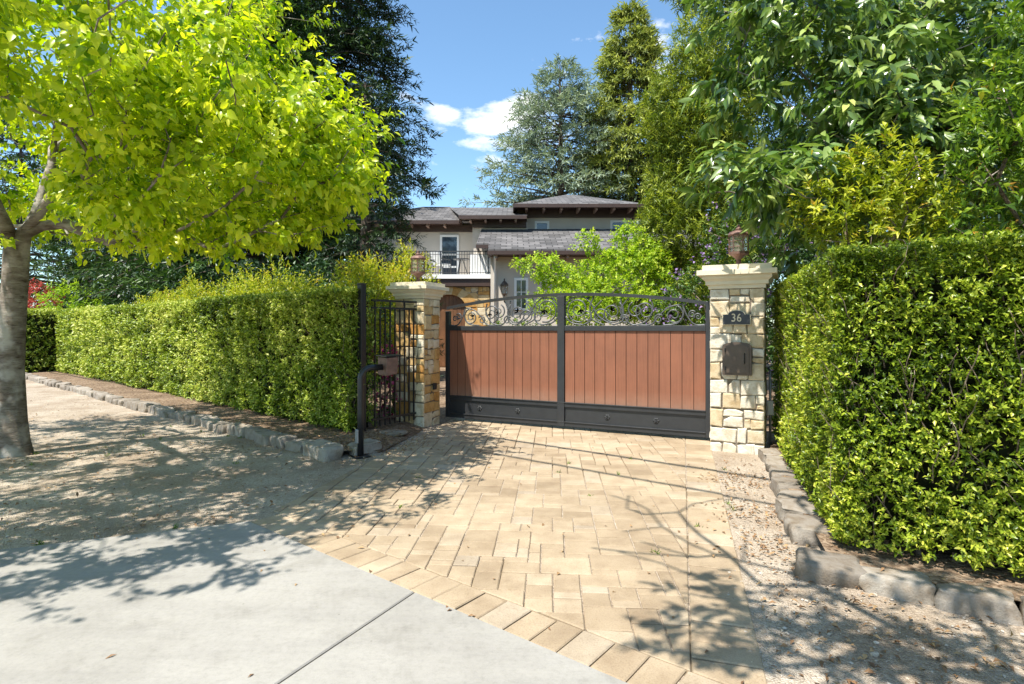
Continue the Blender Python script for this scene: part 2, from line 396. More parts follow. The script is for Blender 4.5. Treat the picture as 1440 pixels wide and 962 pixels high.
def mat_roof():
    m, nt, b, o = newmat('slate_shingle')
    v = coords(nt)
    br = nd(nt, 'ShaderNodeTexBrick'); br.offset = .5
    br.inputs['Color1'].default_value = (.07, .067, .066, 1); br.inputs['Color2'].default_value = (.165, .157, .155, 1)
    br.inputs['Mortar'].default_value = (.03, .027, .026, 1)
    br.inputs['Scale'].default_value = 1.0; br.inputs['Mortar Size'].default_value = .018
    br.inputs['Brick Width'].default_value = .42; br.inputs['Row Height'].default_value = .27
    nt.links.new(v, br.inputs['Vector'])
    n = noise(nt, v, 3, 5, .6)
    d = ramp(nt, [(.3, (.8, .8, .8)), (.7, (1.15, 1.13, 1.1))]); nt.links.new(n, d.inputs[0])
    c = mixc(nt, br.outputs['Color'], d.outputs[0], 1, 'MULTIPLY')
    nt.links.new(c, b.inputs['Base Color']); b.inputs['Roughness'].default_value = .85
    bump(nt, b, br.outputs['Fac'], -.6, .02)
    return m
M['roof'] = mat_roof()

# ------------------------------------------------------------------ foliage
def norm(a):
    return a / np.maximum(np.linalg.norm(a, axis=1, keepdims=True), 1e-9)
SMALL = (np.array([(0,0,0),(-.5,.45,.3),(.5,.45,.3),(0,.5,0),(0,1,0)], float), [(0,2,3),(0,3,1),(1,3,4),(3,2,4)], np.array([0,0,0,0,1.]))
BIG = (np.array([(0,0,0),(-.42,.27,.16),(.42,.27,.16),(0,.3,0),(-.45,.58,.18),(.45,.58,.18),(0,.62,0),(0,1,0)], float),
       [(0,2,3),(0,3,1),(1,3,6,4),(3,2,5,6),(4,6,7),(6,5,7)], np.array([0,.08,.08,.08,.4,.4,.4,1.]))
NEEDLE = (np.array([(-.5,0,0),(.5,0,0),(.35,.6,.1),(0,1,0),(-.35,.6,.1)], float), [(0,1,2,3,4)], np.array([0,0,.3,1,.3]))
def leaves(name, P, D, N, L, W, tint, mat, parent=None, shape=SMALL, curl=.18, smooth=False):
    tpl, faces, cw = shape
    n, k = len(P), len(tpl)
    D = norm(D); S = norm(np.cross(D, N)); N2 = np.cross(S, D)
    L = np.broadcast_to(np.asarray(L, float), (n,)); W = np.broadcast_to(np.asarray(W, float), (n,))
    co = (P[:, None, :] + S[:, None, :]*(W[:, None]*tpl[None, :, 0])[..., None] + D[:, None, :]*(L[:, None]*tpl[None, :, 1])[..., None]
          + N2[:, None, :]*(W[:, None]*tpl[None, :, 2] - L[:, None]*curl*cw[None, :])[..., None])
    me = bpy.data.meshes.new(name)
    me.vertices.add(n*k); me.vertices.foreach_set('co', co.reshape(-1).astype(np.float32))
    tot = np.array([len(f) for f in faces]); flat = np.array([i for f in faces for i in f])
    li = (np.arange(n)[:, None]*k + flat[None, :]).reshape(-1)
    st = (np.arange(n)[:, None]*len(flat) + np.concatenate([[0], np.cumsum(tot)[:-1]])[None, :]).reshape(-1)
    me.loops.add(len(li)); me.loops.foreach_set('vertex_index', li.astype(np.int32))
    me.polygons.add(len(st)); me.polygons.foreach_set('loop_start', st.astype(np.int32))
    if smooth: me.polygons.foreach_set('use_smooth', np.ones(len(st), dtype=bool))
    me.update(calc_edges=True)
    a = me.attributes.new('tint', 'FLOAT', 'POINT')
    a.data.foreach_set('value', np.repeat(np.clip(tint, 0, 1), k).astype(np.float32))
    return link(name, me, mat, parent)

def shoots(O, A, length, n, splay=.9, droop=.0, up=.0, start=.15, jit=.25, rng=RNG):
    """leaves set spirally along shoots: returns positions, tip directions, normals, place along shoot"""
    m = len(O); A = norm(A)
    length = np.broadcast_to(np.asarray(length, float), (m,))
    ref = np.where(np.abs(A[:, 2:3]) < .9, np.array([[0, 0, 1.]]), np.array([[1., 0, 0]]))
    U = norm(np.cross(A, ref)); V = np.cross(A, U)
    t = np.linspace(start, 1, n)[None, :] + rng.normal(0, .04, (m, n))
    ph = rng.uniform(0, 6.28, (m, 1)) + np.arange(n)[None, :]*2.4
    R = U[:, None]*np.cos(ph)[..., None] + V[:, None]*np.sin(ph)[..., None]
    P = O[:, None] + A[:, None]*(t*length[:, None])[..., None]
    sp = splay*(1.15-.65*t)[..., None]
    D = A[:, None] + R*sp*1.6 + np.array([0, 0, up-droop])[None, None] + rng.normal(0, jit, (m, n, 3))
    N = A[:, None]*.8 - R*.25 + np.array([0, 0, .5])[None, None] + rng.normal(0, .3, (m, n, 3))
    return P.reshape(-1, 3), D.reshape(-1, 3), N.reshape(-1, 3), t.reshape(-1)

def lown(P, s, seed=0):                              # cheap smooth 3-D noise in about -1..1
    r = np.random.default_rng(100+seed); out = np.zeros(len(P))
    for i in range(6):
        k = r.normal(0, s, 3); out += np.sin(P @ k + r.uniform(0, 6.28))
    return out/2.6

def ellipsoid_shell(c, r, n, lo=.55, rng=RNG, flat=None):
    d = norm(rng.normal(0, 1, (n, 3))); q = rng.uniform(lo**3, 1, n)**(1/3)
    wob = 1 + .16*lown(d*3, 1.0, int(abs(c[0]*31+c[1]*17)) % 97)
    p = np.array(c) + d*np.array(r)*(q*wob)[:, None]
    return p, norm(d/np.array(r))

def grow(base, targets, step=.35, nblock=None, tip=.006, power=2.25, sag=.12, seed=1, mindist=0):
    """branch skeleton: each target joins the nearest part of the tree so far. base = list of (pos, parent)"""
    rng = np.random.default_rng(seed)
    pos = [np.array(p, float) for p, _ in base]; par = [q for _, q in base]
    depth = [0.0]*len(pos)
    for i in range(1, len(pos)): depth[i] = depth[par[i]] + np.linalg.norm(pos[i]-pos[par[i]])
    start = nblock if nblock is not None else len(base)//2
    root = pos[start] if nblock else pos[-1]
    order = np.argsort(np.linalg.norm(targets - root, axis=1))
    tips = []
    for ti in order:
        t = targets[ti]
        A = np.array(pos); dv = t - A; dist = np.linalg.norm(dv, axis=1)
        cost = dist*1.0 + .28*np.array(depth) + .5*np.maximum(0, A[:, 2]-t[2]+.15)
        cost[:start] += 50
        b = int(np.argmin(cost)); p0 = pos[b]; L = dist[b]
        k = max(1, int(round(L/step)))
        pd = (p0-pos[par[b]]) if par[b] >= 0 else np.array([0, 0, 1.]); pd = pd/max(np.linalg.norm(pd), 1e-6)
        c1 = p0 + pd*L*.35 + np.array([0, 0, .08*L]); prev = b
        for j in range(1, k+1):
            s = j/k
            q = (1-s)**2*p0 + 2*s*(1-s)*c1 + s*s*t + rng.normal(0, .035*min(L, 1), 3)*(s < 1)
            pos.append(q); par.append(prev); depth.append(depth[prev]+L/k); prev = len(pos)-1
        tips.append(prev)
    n = len(pos); kids = [[] for _ in range(n)]
    for i in range(n):
        if par[i] >= 0: kids[par[i]].append(i)
    acc = np.zeros(n)
    for i in range(n-1, -1, -1):
        if not kids[i]: acc[i] = tip**power
        if par[i] >= 0: acc[par[i]] += acc[i]
    rad = acc**(1/power)
    return pos, par, kids, rad, tips

def wood(name, skel, mat, parent, scale=1.0, flare=None, minr=0.0, rmax=None):
    pos, par, kids, rad, tips = skel
    mb = MB(); stack = [(0, None)]
    R = lambda i: min(rad[i]*scale, rmax) if rmax else rad[i]*scale
    while stack:
        i, fr = stack.pop()
        chain = [i] if fr is None else [fr, i]
        while kids[chain[-1]]:
            ks = sorted(kids[chain[-1]], key=lambda k: -rad[k])
            for k in ks[1:]:
                if R(k) > minr: stack.append((k, chain[-1]))
            chain.append(ks[0])
        rr = [R(k) for k in chain]
        if fr is not None: rr[0] = min(rr[0], rr[1]*1.25)
        if fr is None and flare:
            for j, k in enumerate(chain): rr[j] *= 1 + flare*math.exp(-max(0, pos[k][2])/.16)
        n = 14 if rr[0] > .09 else (8 if rr[0] > .03 else 5)
        mb.tube([pos[k] for k in chain], rr, n)
    return mb.build(name, mat, parent, smooth=True)

# ================================================================== THE SETTING
GD = Vector((-3.7, 1.8, 0)).normalized()             # along the gate, towards its far (left) end
GN = Vector((-GD.y, GD.x, 0)).normalized()           # into the property
if GN.y < 0: GN = -GN
ST = Vector((.76, -.65, 0)).normalized()             # along the street, towards the right
SN = Vector((.65, .76, 0)).normalized()              # away from the street

mb = MB(); mb.add([(-160, -60, -.02), (160, -60, -.02), (160, 220, -.02), (-160, 220, -.02)], [(0, 1, 2, 3)])
tag(mb.build('ground', M['soil']), kind='structure')
# gravel verge: one gently uneven sheet
def sheet(name, mat, poly, z, step, amp, seed, fall=None):
    xs = [p[0] for p in poly]; ys = [p[1] for p in poly]
    nx = int((max(xs)-min(xs))/step)+1; ny = int((max(ys)-min(ys))/step)+1
    mb = MB(); idx = {}
    poly = ccw(poly)
    bm = bmesh.new()
    vs = [bm.verts.new((p[0], p[1], 0)) for p in poly]; bm.faces.new(vs)
    for i in range(1, nx):
        x = min(xs)+i*step
        bmesh.ops.bisect_plane(bm, geom=bm.verts[:]+bm.edges[:]+bm.faces[:], plane_co=(x, 0, 0), plane_no=(1, 0, 0))
    for j in range(1, ny):
        y = min(ys)+j*step
        bmesh.ops.bisect_plane(bm, geom=bm.verts[:]+bm.edges[:]+bm.faces[:], plane_co=(0, y, 0), plane_no=(0, 1, 0))
    P = np.array([v.co[:] for v in bm.verts]); h = lown(P, 2.0, seed)*amp + lown(P, 6.0, seed+1)*amp*.5
    for v, k in zip(bm.verts, h): v.co.z = (z if fall is None else z*fall(v.co)) + k
    me = bpy.data.meshes.new(name); bm.to_mesh(me); bm.free()
    me.polygons.foreach_set('use_smooth', [True]*len(me.polygons))
    return tag(link(name, me, mat), kind='structure')
sheet('gravel_verge', M['gravel'], [(-60, -15), (9, -15), (9, 1.0), (2.9, 7.2), (2.2, 8.4), (-1.3, 8.9), (-2.2, 6.7), (-22, 23.6), (-60, 50)], -.002, .35, .006, 3)

# planting beds, raised behind the edging stones
bedL = [(-1.55, 6.9), (-1.25, 8.5), (-1.6, 9.4), (-19, 24.0), (-18.2, 20.1), (-3.93, 8.15), (-2.05, 6.55)]
sheet('planting_bed', M['soil'], bedL, .085, .2, .012, 5, lambda p: max(0.0, min(1.0, (-1.50-p.x+(p.y-6.9)*.19)/.45)))
bedR = [(2.93, 6.5), (3.3, 7.2), (8, 8.5), (8, 1.0), (4.2, 1.9), (2.50, 3.05), (1.95, 3.48), (2.36, 4.8)]
sheet('planting_bed', M['soil'], bedR, .085, .4, .012, 8)

# concrete apron in slabs, parted by a joint
A, B = Vector((-2.02, 4.38)), Vector((.963, 2.01))
bd = (B-A).normalized()
apr = ccw([(-11, .83), (A.x, A.y), (A.x+bd.x*11, A.y+bd.y*11), (7, -14), (-11, -14)])
j0, jd = Vector((-.565, 3.18)), Vector((-.41, -.785)).normalized(); jn = Vector((-jd.y, jd.x))
mb = MB()
def half(poly, off, side):
    a = j0 + jn*off; b = a + jd*side
    return clip(poly, (a.x, a.y), (b.x, b.y))
left = half(apr, -.005, -1); right = half(apr, .005, 1)
for pl in (left, right):
    mb.prism(ccw(dedupe(pl)), -.1, .012, .006)
tag(mb.build('concrete_apron', M['concrete']), kind='structure')
mb = MB(); mb.prism(inset(apr, .02), -.12, -.0005); tag(mb.build('joint_filler', M['soil']), kind='structure')

# paved driveway: every paver a bevelled slab on a sand bed
drive = ccw([(A.x, A.y), (B.x, B.y), (2.37, 6.7), (3.45, 10.3), (-.5, 11.6), (-1.095, 8.76)])
pav = MB(); pav.cur = 0.0
pav.prism(drive, -.05, -.004)
def add_paver(poly, z=.008, gap=.0035):
    poly = dedupe(ccw(poly))
    if len(poly) < 3 or abs(area(poly)) < .0006: return
    q = [(x + random.uniform(-.002, .002), y + random.uniform(-.002, .002)) for x, y in inset(poly, gap)]
    if area(q) < .00015: return
    zz = z + random.uniform(-.002, .0025)
    pav.cur = random.choice([random.uniform(.15, 1)]*5 + [random.uniform(.05, .3)])
    n = len(q); q2 = inset(q, .006)
    tl = [random.uniform(-.0012, .0012) for _ in range(n)]
    q = [(x + random.uniform(-.0018, .0018), y + random.uniform(-.0018, .0018)) for x, y in q]
    vs = [(x, y, -.02) for x, y in q] + [(x, y, zz-.005) for x, y in q] + [(x, y, zz+t) for (x, y), t in zip(q2, tl)]
    fs = []
    for k in range(2):
        for i in range(n):
            j = (i+1) % n; fs.append((k*n+i, k*n+j, (k+1)*n+j, (k+1)*n+i))
    fs.append(tuple(2*n+i for i in range(n)))
    pav.add(vs, fs)
bn = Vector((-bd.y, bd.x))
if bn.y < 0: bn = -bn
CW = .25
# soldier course along the concrete
s = 0.0; Ltot = (B-A).length
while s < Ltot-.02:
    w = random.uniform(.155, .185); e = min(Ltot, s+w)
    p = [A+bd*s, A+bd*e, A+bd*e+bn*CW, A+bd*s+bn*CW]
    add_paver(clip_convex(ccw([(v.x, v.y) for v in p]), drive), gap=.004)
    s = e
# course along the right-hand edge
C = Vector((3.45, 10.3)); rd = (C-B).normalized(); rn = Vector((-rd.y, rd.x))
course_in = [(A.x, A.y), (A.x, A.y)]
aa, ab = A+bn*CW, B+bn*CW
s = -.3
while s < (C-B).length:
    w = random.choice((.2, .2, .3, .15)); e = s+w
    p = ccw([(v.x, v.y) for v in (B+rd*s, B+rd*e, B+rd*e+rn*.31, B+rd*s+rn*.31)])
    p = clip(clip_convex(p, drive) or [(0, 0)]*3, (aa.x, aa.y), (ab.x, ab.y))
    if len(p) >= 3: add_paver(p)
    s = e
# ashlar field
rg = clip(drive, (aa.x, aa.y), (ab.x, ab.y))
r0, r1 = B+rn*.31, C+rn*.31
rg = clip(rg, (r0.x, r0.y), (r1.x, r1.y))
th = math.radians(-4.0); ux, uy = Vector((math.cos(th), math.sin(th))), Vector((-math.sin(th), math.cos(th)))
G = .079; NX, NY = 104, 144
occ = np.zeros((NX, NY), bool); org = Vector((-2.6, 1.2))
kinds = [(3, 2), (3, 2), (2, 2), (3, 3), (2, 2), (3, 2), (2, 1), (4, 3), (2, 3)]
for j in range(NY):
    for i in range(NX):
        if occ[i, j]: continue
        ks = kinds[:]; random.shuffle(ks)
        for (a, b_) in ks + [(2, 1), (1, 2), (1, 1)]:
            if i+a <= NX and j+b_ <= NY and not occ[i:i+a, j:j+b_].any():
                # avoid leaving one-wide slots
                if i+a < NX-1 and occ[i+a+1 if i+a+1 < NX else i+a, j] and not occ[i+a, j] and (a, b_) not in ((2, 1), (1, 2), (1, 1)): continue
                occ[i:i+a, j:j+b_] = True
                p = [org + ux*(G*x) + uy*(G*y) for x, y in ((i, j), (i+a, j), (i+a, j+b_), (i, j+b_))]
                add_paver(clip_convex(ccw([(v.x, v.y) for v in p]), rg))
                break
tag(pav.build('driveway', M['paver']), kind='structure')

# loose pebbles and dry leaves on the gravel
def in_poly(p, poly):
    c = False
    for i in range(len(poly)):
        a, b = poly[i], poly[i-1]
        if (a[1] > p[1]) != (b[1] > p[1]) and p[0] < (b[0]-a[0])*(p[1]-a[1])/(b[1]-a[1])+a[0]: c = not c
    return c
gr_l = [(-7, 2.5), (-3.44, 3.84), (-2.05, 4.4), (-1.15, 8.6), (-2.0, 6.5), (-9, 12.2), (-14, 12)]
gr_r = [(1.0, 1.95), (2.42, 6.7), (2.85, 6.5), (1.85, 3.5), (4.1, 2.0), (4.0, -1)]
def scatter(poly, n, bias=1.0):
    xs = [p[0] for p in poly]; ys = [p[1] for p in poly]; out = []
    while len(out) < n:
        p = (random.uniform(min(xs), max(xs)), random.uniform(min(ys), max(ys)))
        if not in_poly(p, poly): continue
        d = math.hypot(*p)
        if random.random() < min(1, (3.0/max(d, .5))**2*bias): out.append(p)
    return out
pts = scatter(gr_l, 2200, 2) + scatter(gr_r, 3600, 1)
for _ in range(420):                                   # grit spilt from the verges over the slab and paver edges
    q_ = random.random(); sp = abs(random.gauss(0, .10))
    pts.append((-2.02-q_*4+sp*.37, 4.38-q_*1.58-sp*.93)) if random.random() < .5 else pts.append((.963+q_*1.4-abs(random.gauss(0, .07)), 2.01+q_*4.69+.0))
mb = MB()
ico = bmesh.new(); bmesh.ops.create_icosphere(ico, subdivisions=1, radius=1)
iv = np.array([v.co[:] for v in ico.verts]); ifc = [tuple(v.index for v in f.verts) for f in ico.faces]; ico.free()
for (x, y) in pts:
    r = random.choice((.003, .004, .004, .005, .006, .009)) * random.uniform(.8, 1.25)
    a = random.uniform(0, 6.28); sc = np.array([random.uniform(.8, 1.4), random.uniform(.7, 1.1), random.uniform(.5, .8)])*r
    q = iv*sc*(1+np.random.default_rng(int(a*1e6)).uniform(-.2, .2, (len(iv), 1)))
    ca, sa = math.cos(a), math.sin(a)
    if random.random() < .03: q = q*2.2
    mb.add([(x+ca*p[0]-sa*p[1], y+sa*p[0]+ca*p[1], r*.35+p[2]+.002) for p in q], ifc, random.random())
tag(mb.build('loose_pebbles', M['pebble'], smooth=False), 'fine loose pebbles lying over both gravel verges', 'gravel', kind='stuff')
lit = scatter(gr_l, 900, 3) + scatter(gr_r, 1500, 1.2) + scatter([(p[0], p[1]) for p in bedL], 900, 4) + scatter([(p[0], p[1]) for p in bedR], 500, 2) + scatter([(p[0], p[1]) for p in drive], 60, 2)
for (cx, cy, n, s) in ((1.95, 4.6, 120, .18), (2.2, 5.6, 160, .2), (1.75, 3.9, 90, .16), (-1.4, 7.4, 200, .3), (-1.75, 6.9, 120, .2), (-5.2, 6.6, 200, .5), (-3.2, 7.2, 150, .4)):
    lit += [(random.gauss(cx, s), random.gauss(cy, s)) for _ in range(n)]
P = np.array([(x, y, .015 + (.09 if in_poly((x, y), bedL) or in_poly((x, y), bedR) else 0)) for x, y in lit + [(random.uniform(-4, 1), random.uniform(1.5, 4.2)) for _ in range(36)]])
n = len(P)
leaves('fallen_leaves', P, np.c_[RNG.normal(0, 1, (n, 2)), RNG.normal(0, .15, n)], np.tile([0, 0, 1.], (n, 1)) + RNG.normal(0, .25, (n, 3)),
       RNG.uniform(.02, .055, n), RNG.uniform(.010, .024, n), RNG.uniform(0, 1, n), M['leaf_dry'])
tag(bpy.data.objects['fallen_leaves'], 'small dry brown leaves scattered over gravel and planting beds', 'leaf litter', kind='stuff')

tuft = []
for _ in range(34):
    q_ = random.random()
    tuft.append(random.choice([(1.0+q_*1.4+random.uniform(0, .05), 2.1+q_*4.6), (A.x-q_*3+random.uniform(-.02, .05), A.y-q_*1.18+random.uniform(.01, .06)), (random.uniform(-1.2, 1.5), random.uniform(3.2, 6.5)), (random.uniform(-6, -3), random.uniform(6.0, 9))]))
P = np.repeat(np.array([(x, y, .004) for x, y in tuft]), 12, 0) + RNG.normal(0, .012, (34*12, 3))*np.array([1, 1, .1])
leaves('weed_tufts', P, RNG.normal(0, .5, P.shape)+np.array([0, 0, .9]), RNG.normal(0, 1, P.shape), RNG.uniform(.015, .045, len(P)), .006, RNG.uniform(.3, 1, len(P)), M['leaf_green'], None, NEEDLE, .3)
tag(bpy.data.objects['weed_tufts'], 'tiny green weed tufts in paver joints and along gravel edges', 'weeds', kind='stuff')

# ------------------------------------------------------------------ edging stones
def rough_block(seed):
    r = np.random.default_rng(seed); bm = bmesh.new()
    bmesh.ops.create_cube(bm, size=1)
    bmesh.ops.bevel(bm, geom=bm.edges[:], offset=.15, segments=2, affect='EDGES', profile=.6)
    bmesh.ops.subdivide_edges(bm, edges=bm.edges[:], cuts=2, use_grid_fill=True)
    P = np.array([v.co[:] for v in bm.verts])
    D = np.stack([lown(P, 3.5, seed*3+k)*.05 + lown(P, 9, seed*5+k)*.03 for k in range(3)], 1)
    for v, d in zip(bm.verts, D): v.co += Vector(d)
    me = bpy.data.meshes.new('kerb_stone'); bm.to_mesh(me); bm.free()
    me.polygons.foreach_set('use_smooth', [True]*len(me.polygons))
    a = me.attributes.new('tint', 'FLOAT', 'POINT'); a.data.foreach_set('value', np.full(len(me.vertices), r.uniform(.1, .9), np.float32))
    me.materials.append(M['kerb']); return me
blocks = [rough_block(i) for i in range(9)]
def kerb(p, d, ln, dep, h, label, group, tilt=0):
    o = bpy.data.objects.new('kerb_stone', random.choice(blocks))
    o.location = (p[0], p[1], h/2-.03); o.scale = (ln, dep, h+.06)
    o.rotation_euler = (random.uniform(-.05, .05), random.uniform(-.04, .04), math.atan2(d[1], d[0])+tilt+random.uniform(-.07, .07))
    COL.objects.link(o); return tag(o, label, 'kerb stone', group)
LG = 'rough stone blocks edging the left planting bed'
p = Vector((-2.05, 6.45)); d = Vector((-.766, .643)).normalized(); s = .55
for i in range(62):
    ln = random.uniform(.24, .40); c = p + d*(s+ln/2) + Vector((-d.y, d.x))*random.uniform(-.03, .03) + Vector((0, .05))
    kerb(c, d, ln*.97, random.uniform(.18, .25), random.uniform(.10, .15), 'small rough stone block in the edging row below the long left hedge', LG)
    s += ln
kerb(Vector((-2.2, 6.62)), d, .5, .26, .16, 'large rough stone at the near end of the left edging row', 'corner stones of the edging')
kerb(Vector((-1.78, 6.85)), (.45, .89), .42, .22, .13, 'rough stone behind the black intercom pole closing off the left edging', 'corner stones of the edging')
RG = 'rough stone blocks edging the right planting bed'
run = [((2.93, 6.46), .36, .20, .10), ((2.80, 6.06), .40, .19, .10), ((2.66, 5.62), .42, .22, .11), ((2.51, 5.18), .40, .24, .11), ((2.37, 4.80), .28, .24, .10), ((2.24, 4.48), .30, .26, .12), ((2.12, 4.10), .38, .28, .11)]
rlab = ['dark shaded kerb stone nearest the foot of the right pier', 'second kerb stone from the right pier along the driveway gravel', 'third kerb stone from the right pier along the driveway gravel',
        'fourth kerb stone from the right pier along the driveway gravel', 'short kerb stone fifth from the right pier', 'rounded kerb stone two before the right corner stone', 'flat shaded kerb stone just behind the right corner stone']
for (q, ln, dp, h), lb in zip(run, rlab): kerb(q, (.3, .95), ln, dp, h, lb, RG)
kerb((1.91, 3.44), (.9, -.35), .36, .28, .115, 'broad pale stone at the corner of the right edging, in front of the hedge', 'corner stones of the edging')
for q, ln, lb in (((2.18, 3.24), .34, 'long low kerb stone right beside the broad corner stone'), ((2.47, 3.04), .36, 'second long low kerb stone below the right hedge, with a cracked face'), ((2.77, 2.84), .36, 'kerb stone cut off by the right edge of the photo'), ((3.07, 2.64), .36, 'kerb stone beyond the right edge of the photo')):
    kerb(q, (.85, -.51), ln, .22, .10, lb, RG)
# flat stepping stone by the left pier
mb = MB(); mb.lathe([(.17, 0), (.18, .03), (.16, .045)], 9)
o = mb.build('stepping_stone', M['kerb'], smooth=True); o.location = (-1.62, 7.75, .05); o.scale = (1.2, .8, 1)
tag(o, 'flat pale round stepping stone in the soil beside the left pier', 'stepping stone')

# ------------------------------------------------------------------ stone piers
def ashlar(mb, o, ud, nd_, w, h, seed, ext=0.0, cell=.2):
    rnd = random.Random(seed); rects = []
    def split(x0, z0, x1, z1, d=0):
        W, H = x1-x0, z1-z0
        big = rnd.uniform(.7, 1.45)*cell
        if (W <= big*1.25 and H <= big) or d > 9: rects.append((x0, z0, x1, z1)); return
        if (W/1.3 > H) and W > .17:
            m = x0 + W*rnd.uniform(.36, .64); split(x0, z0, m, z1, d+1); split(m, z0, x1, z1, d+1)
        elif H > .16:
            m = z0 + H*rnd.uniform(.36, .64); split(x0, z0, x1, m, d+1); split(x0, m, x1, z1, d+1)
        else: rects.append((x0, z0, x1, z1))
    split(-ext, 0, w+ext, h)
    for (x0, z0, x1, z1) in rects:
        g = .0055
        poly = [(x0+g, z0+g), (x1-g, z0+g), (x1-g, z1-g), (x0+g, z1-g)]
        q = []
        for k, (x, z) in enumerate(poly):
            j = .012
            dx = 0 if (abs(x-g+ext) < .01 or abs(x+g-w-ext) < .01) else rnd.uniform(-j, j)
            dz = 0 if (z < .02 or z > h-.02) else rnd.uniform(-j, j)
            if rnd.random() < .16 and dx and dz:                        # a knocked-off corner
                px, pz = poly[k-1]; nx, nz = poly[(k+1) % 4]; t = rnd.uniform(.15, .4)
                q.append((x+(px-x)*t, z+(pz-z)*t)); q.append((x+(nx-x)*t, z+(nz-z)*t))
            else: q.append((x+dx, z+dz))
        out = rnd.uniform(.012, .026)
        n = len(q); q1 = inset(q, .012)
        mb.cur = rnd.uniform(.1, 1)
        P3 = lambda x, z, e: o + ud*x + Vector((0, 0, z)) + nd_*e
        vs = [P3(x, z, -.02) for x, z in q] + [P3(x, z, out-.008) for x, z in q] + [P3(x, z, out+rnd.uniform(-.004, .004)) for x, z in q1]
        fs = []
        for k in range(2):
            for i in range(n):
                j2 = (i+1) % n; fs.append((k*n+i, k*n+j2, (k+1)*n+j2, (k+1)*n+i))
        fs.append(tuple(2*n+i for i in range(n)))
        mb.add(vs, fs)
PZ = math.atan2(-GD.y, -GD.x)                        # piers stand square to the gate
def pier(name_label, loc, w, h, mat, seed, prof, rz=PZ):
    t = thing('stone_pier', name_label, 'pier', loc, rz, None)
    mb = MB(); hw = w/2; mb.cur = 0.03; k = hw-.018
    mb.box((-k, -k, -.05), (k, k, h))
    e = .018
    ashlar(mb, Vector((-k, -k, -.02)), Vector((1, 0, 0)), Vector((0, -1, 0)), 2*k, h+.02, seed, e)
    ashlar(mb, Vector((k, k, -.02)), Vector((-1, 0, 0)), Vector((0, 1, 0)), 2*k, h+.02, seed+1, e)
    ashlar(mb, Vector((k, -k, -.02)), Vector((0, 1, 0)), Vector((1, 0, 0)), 2*k, h+.02, seed+2)
    ashlar(mb, Vector((-k, k, -.02)), Vector((0, -1, 0)), Vector((-1, 0, 0)), 2*k, h+.02, seed+3)
    mb.build('stone_shaft', mat, t)
    mb = MB(); mb.square(prof, (0, 0, h)); mb.build('cap', M['capstone'], t, bevel=.003)
    return t
capR = [(.322, .001), (.322, .048), (.352, .049), (.352, .09), (.39, .125), (.39, .160), (.443, .161), (.443, .222), (.385, .223), (.385, .285)]
hR, hL = 1.97, 1.94
pr = pier('pale stone pier with cream cap carrying the house number and mailbox', (2.825, 7.09, 0), .614, hR, M['stone_r'], 21, capR)
capL = [(r*.80, z*.87) for r, z in capR]
pl_ = pier('ochre stone pier with cream cap at the left end of the gate', (-1.458, 8.836, 0), .50, hL, M['stone_l'], 55, capL, math.radians(-22))

def lantern(label, loc, s):
    t = thing('pier_lantern', label, 'lantern', loc, PZ, 'lanterns on the gate piers')
    mb = MB(); mb.lathe([(.075*s, 0), (.075*s, .015*s), (.035*s, .035*s), (.028*s, .09*s), (.05*s, .12*s), (.085*s, .15*s), (.125*s, .165*s), (.125*s, .195*s)], 14)
    mb.build('base', M['rust'], t, smooth=False)
    mb = MB(); mb.lathe([(.108*s, .196*s), (.108*s, .40*s)], 12); mb.build('glass', M['lantern_glass'], t)
    mb = MB()
    for k in range(6):
        a = k*PI/3; mb.bar((.116*s*math.cos(a), .116*s*math.sin(a), .19*s), (.116*s*math.cos(a), .116*s*math.sin(a), .405*s), .012*s, .012*s)
    for z in (.26, .33):
        mb.tube([(.117*s*math.cos(k*PI/9), .117*s*math.sin(k*PI/9), z*s) for k in range(19)], .0045*s, 5, False)
    mb.build('cage', M['rust'], t)
    mb = MB(); mb.lathe([(.014*s, .19*s), (.014*s, .27*s), (.004*s, .30*s)], 8); mb.build('candle', M['gold'], t)
    mb = MB(); mb.lathe([(.13*s, .402*s), (.135*s, .42*s), (.115*s, .45*s), (.06*s, .475*s), (.04*s, .48*s), (.045*s, .495*s), (.02*s, .52*s), (.022*s, .54*s), (.004*s, .56*s)], 14)
    mb.build('roof', M['rust'], t)
    return t
lantern('rust-brown metal lantern standing on the right pier above the number plate', (2.825, 7.09, hR+.284), .96)
lantern('rust-brown metal lantern standing on the left pier in front of the balcony', (-1.458, 8.836, hL+.2475), .92)

# number plate and mailbox on the right pier
FX = Matrix.Translation(Vector((2.825, 7.09, 0))) @ Matrix.Rotation(PZ, 4, 'Z')
yf = -.307-.018
t = thing('house_number_plate', 'black arched house number plate reading 36 on the right stone pier', 'sign', FX @ Vector((.0, yf, 1.535)), PZ)
def arch_poly(w, h, rise, shoulder, n=10):
    pts = [(-w/2, 0), (w/2, 0), (w/2, h)]
    for k in range(n+1):
        a = PI*k/n; pts.append((math.cos(a)*(w/2-shoulder), h+math.sin(a)*rise))
    pts.append((-w/2, h)); return pts
def slab(poly, y0, y1):                              # x,z outline given thickness along y (towards -y)
    n = len(poly); mb = MB()
    mb.add([(x, y0, z) for x, z in poly]+[(x, y1, z) for x, z in poly],
           [tuple(range(n-1, -1, -1)), tuple(n+i for i in range(n))]+[(i, (i+1) % n, n+(i+1) % n, n+i) for i in range(n)])
    return mb
slab(arch_poly(.315, .125, .05, .06), 0, -.018).build('rim', M['gold'], t)
slab([(x*.95, .006+z*.935) for x, z in arch_poly(.315, .125, .05, .06)], -.0185, -.024).build('plate', M['plate'], t)
fc = bpy.data.curves.new('digits', 'FONT'); fc.body = '36'; fc.size = .135; fc.align_x = 'CENTER'; fc.extrude = .003; fc.offset = .0012; fc.space_character = 1.08
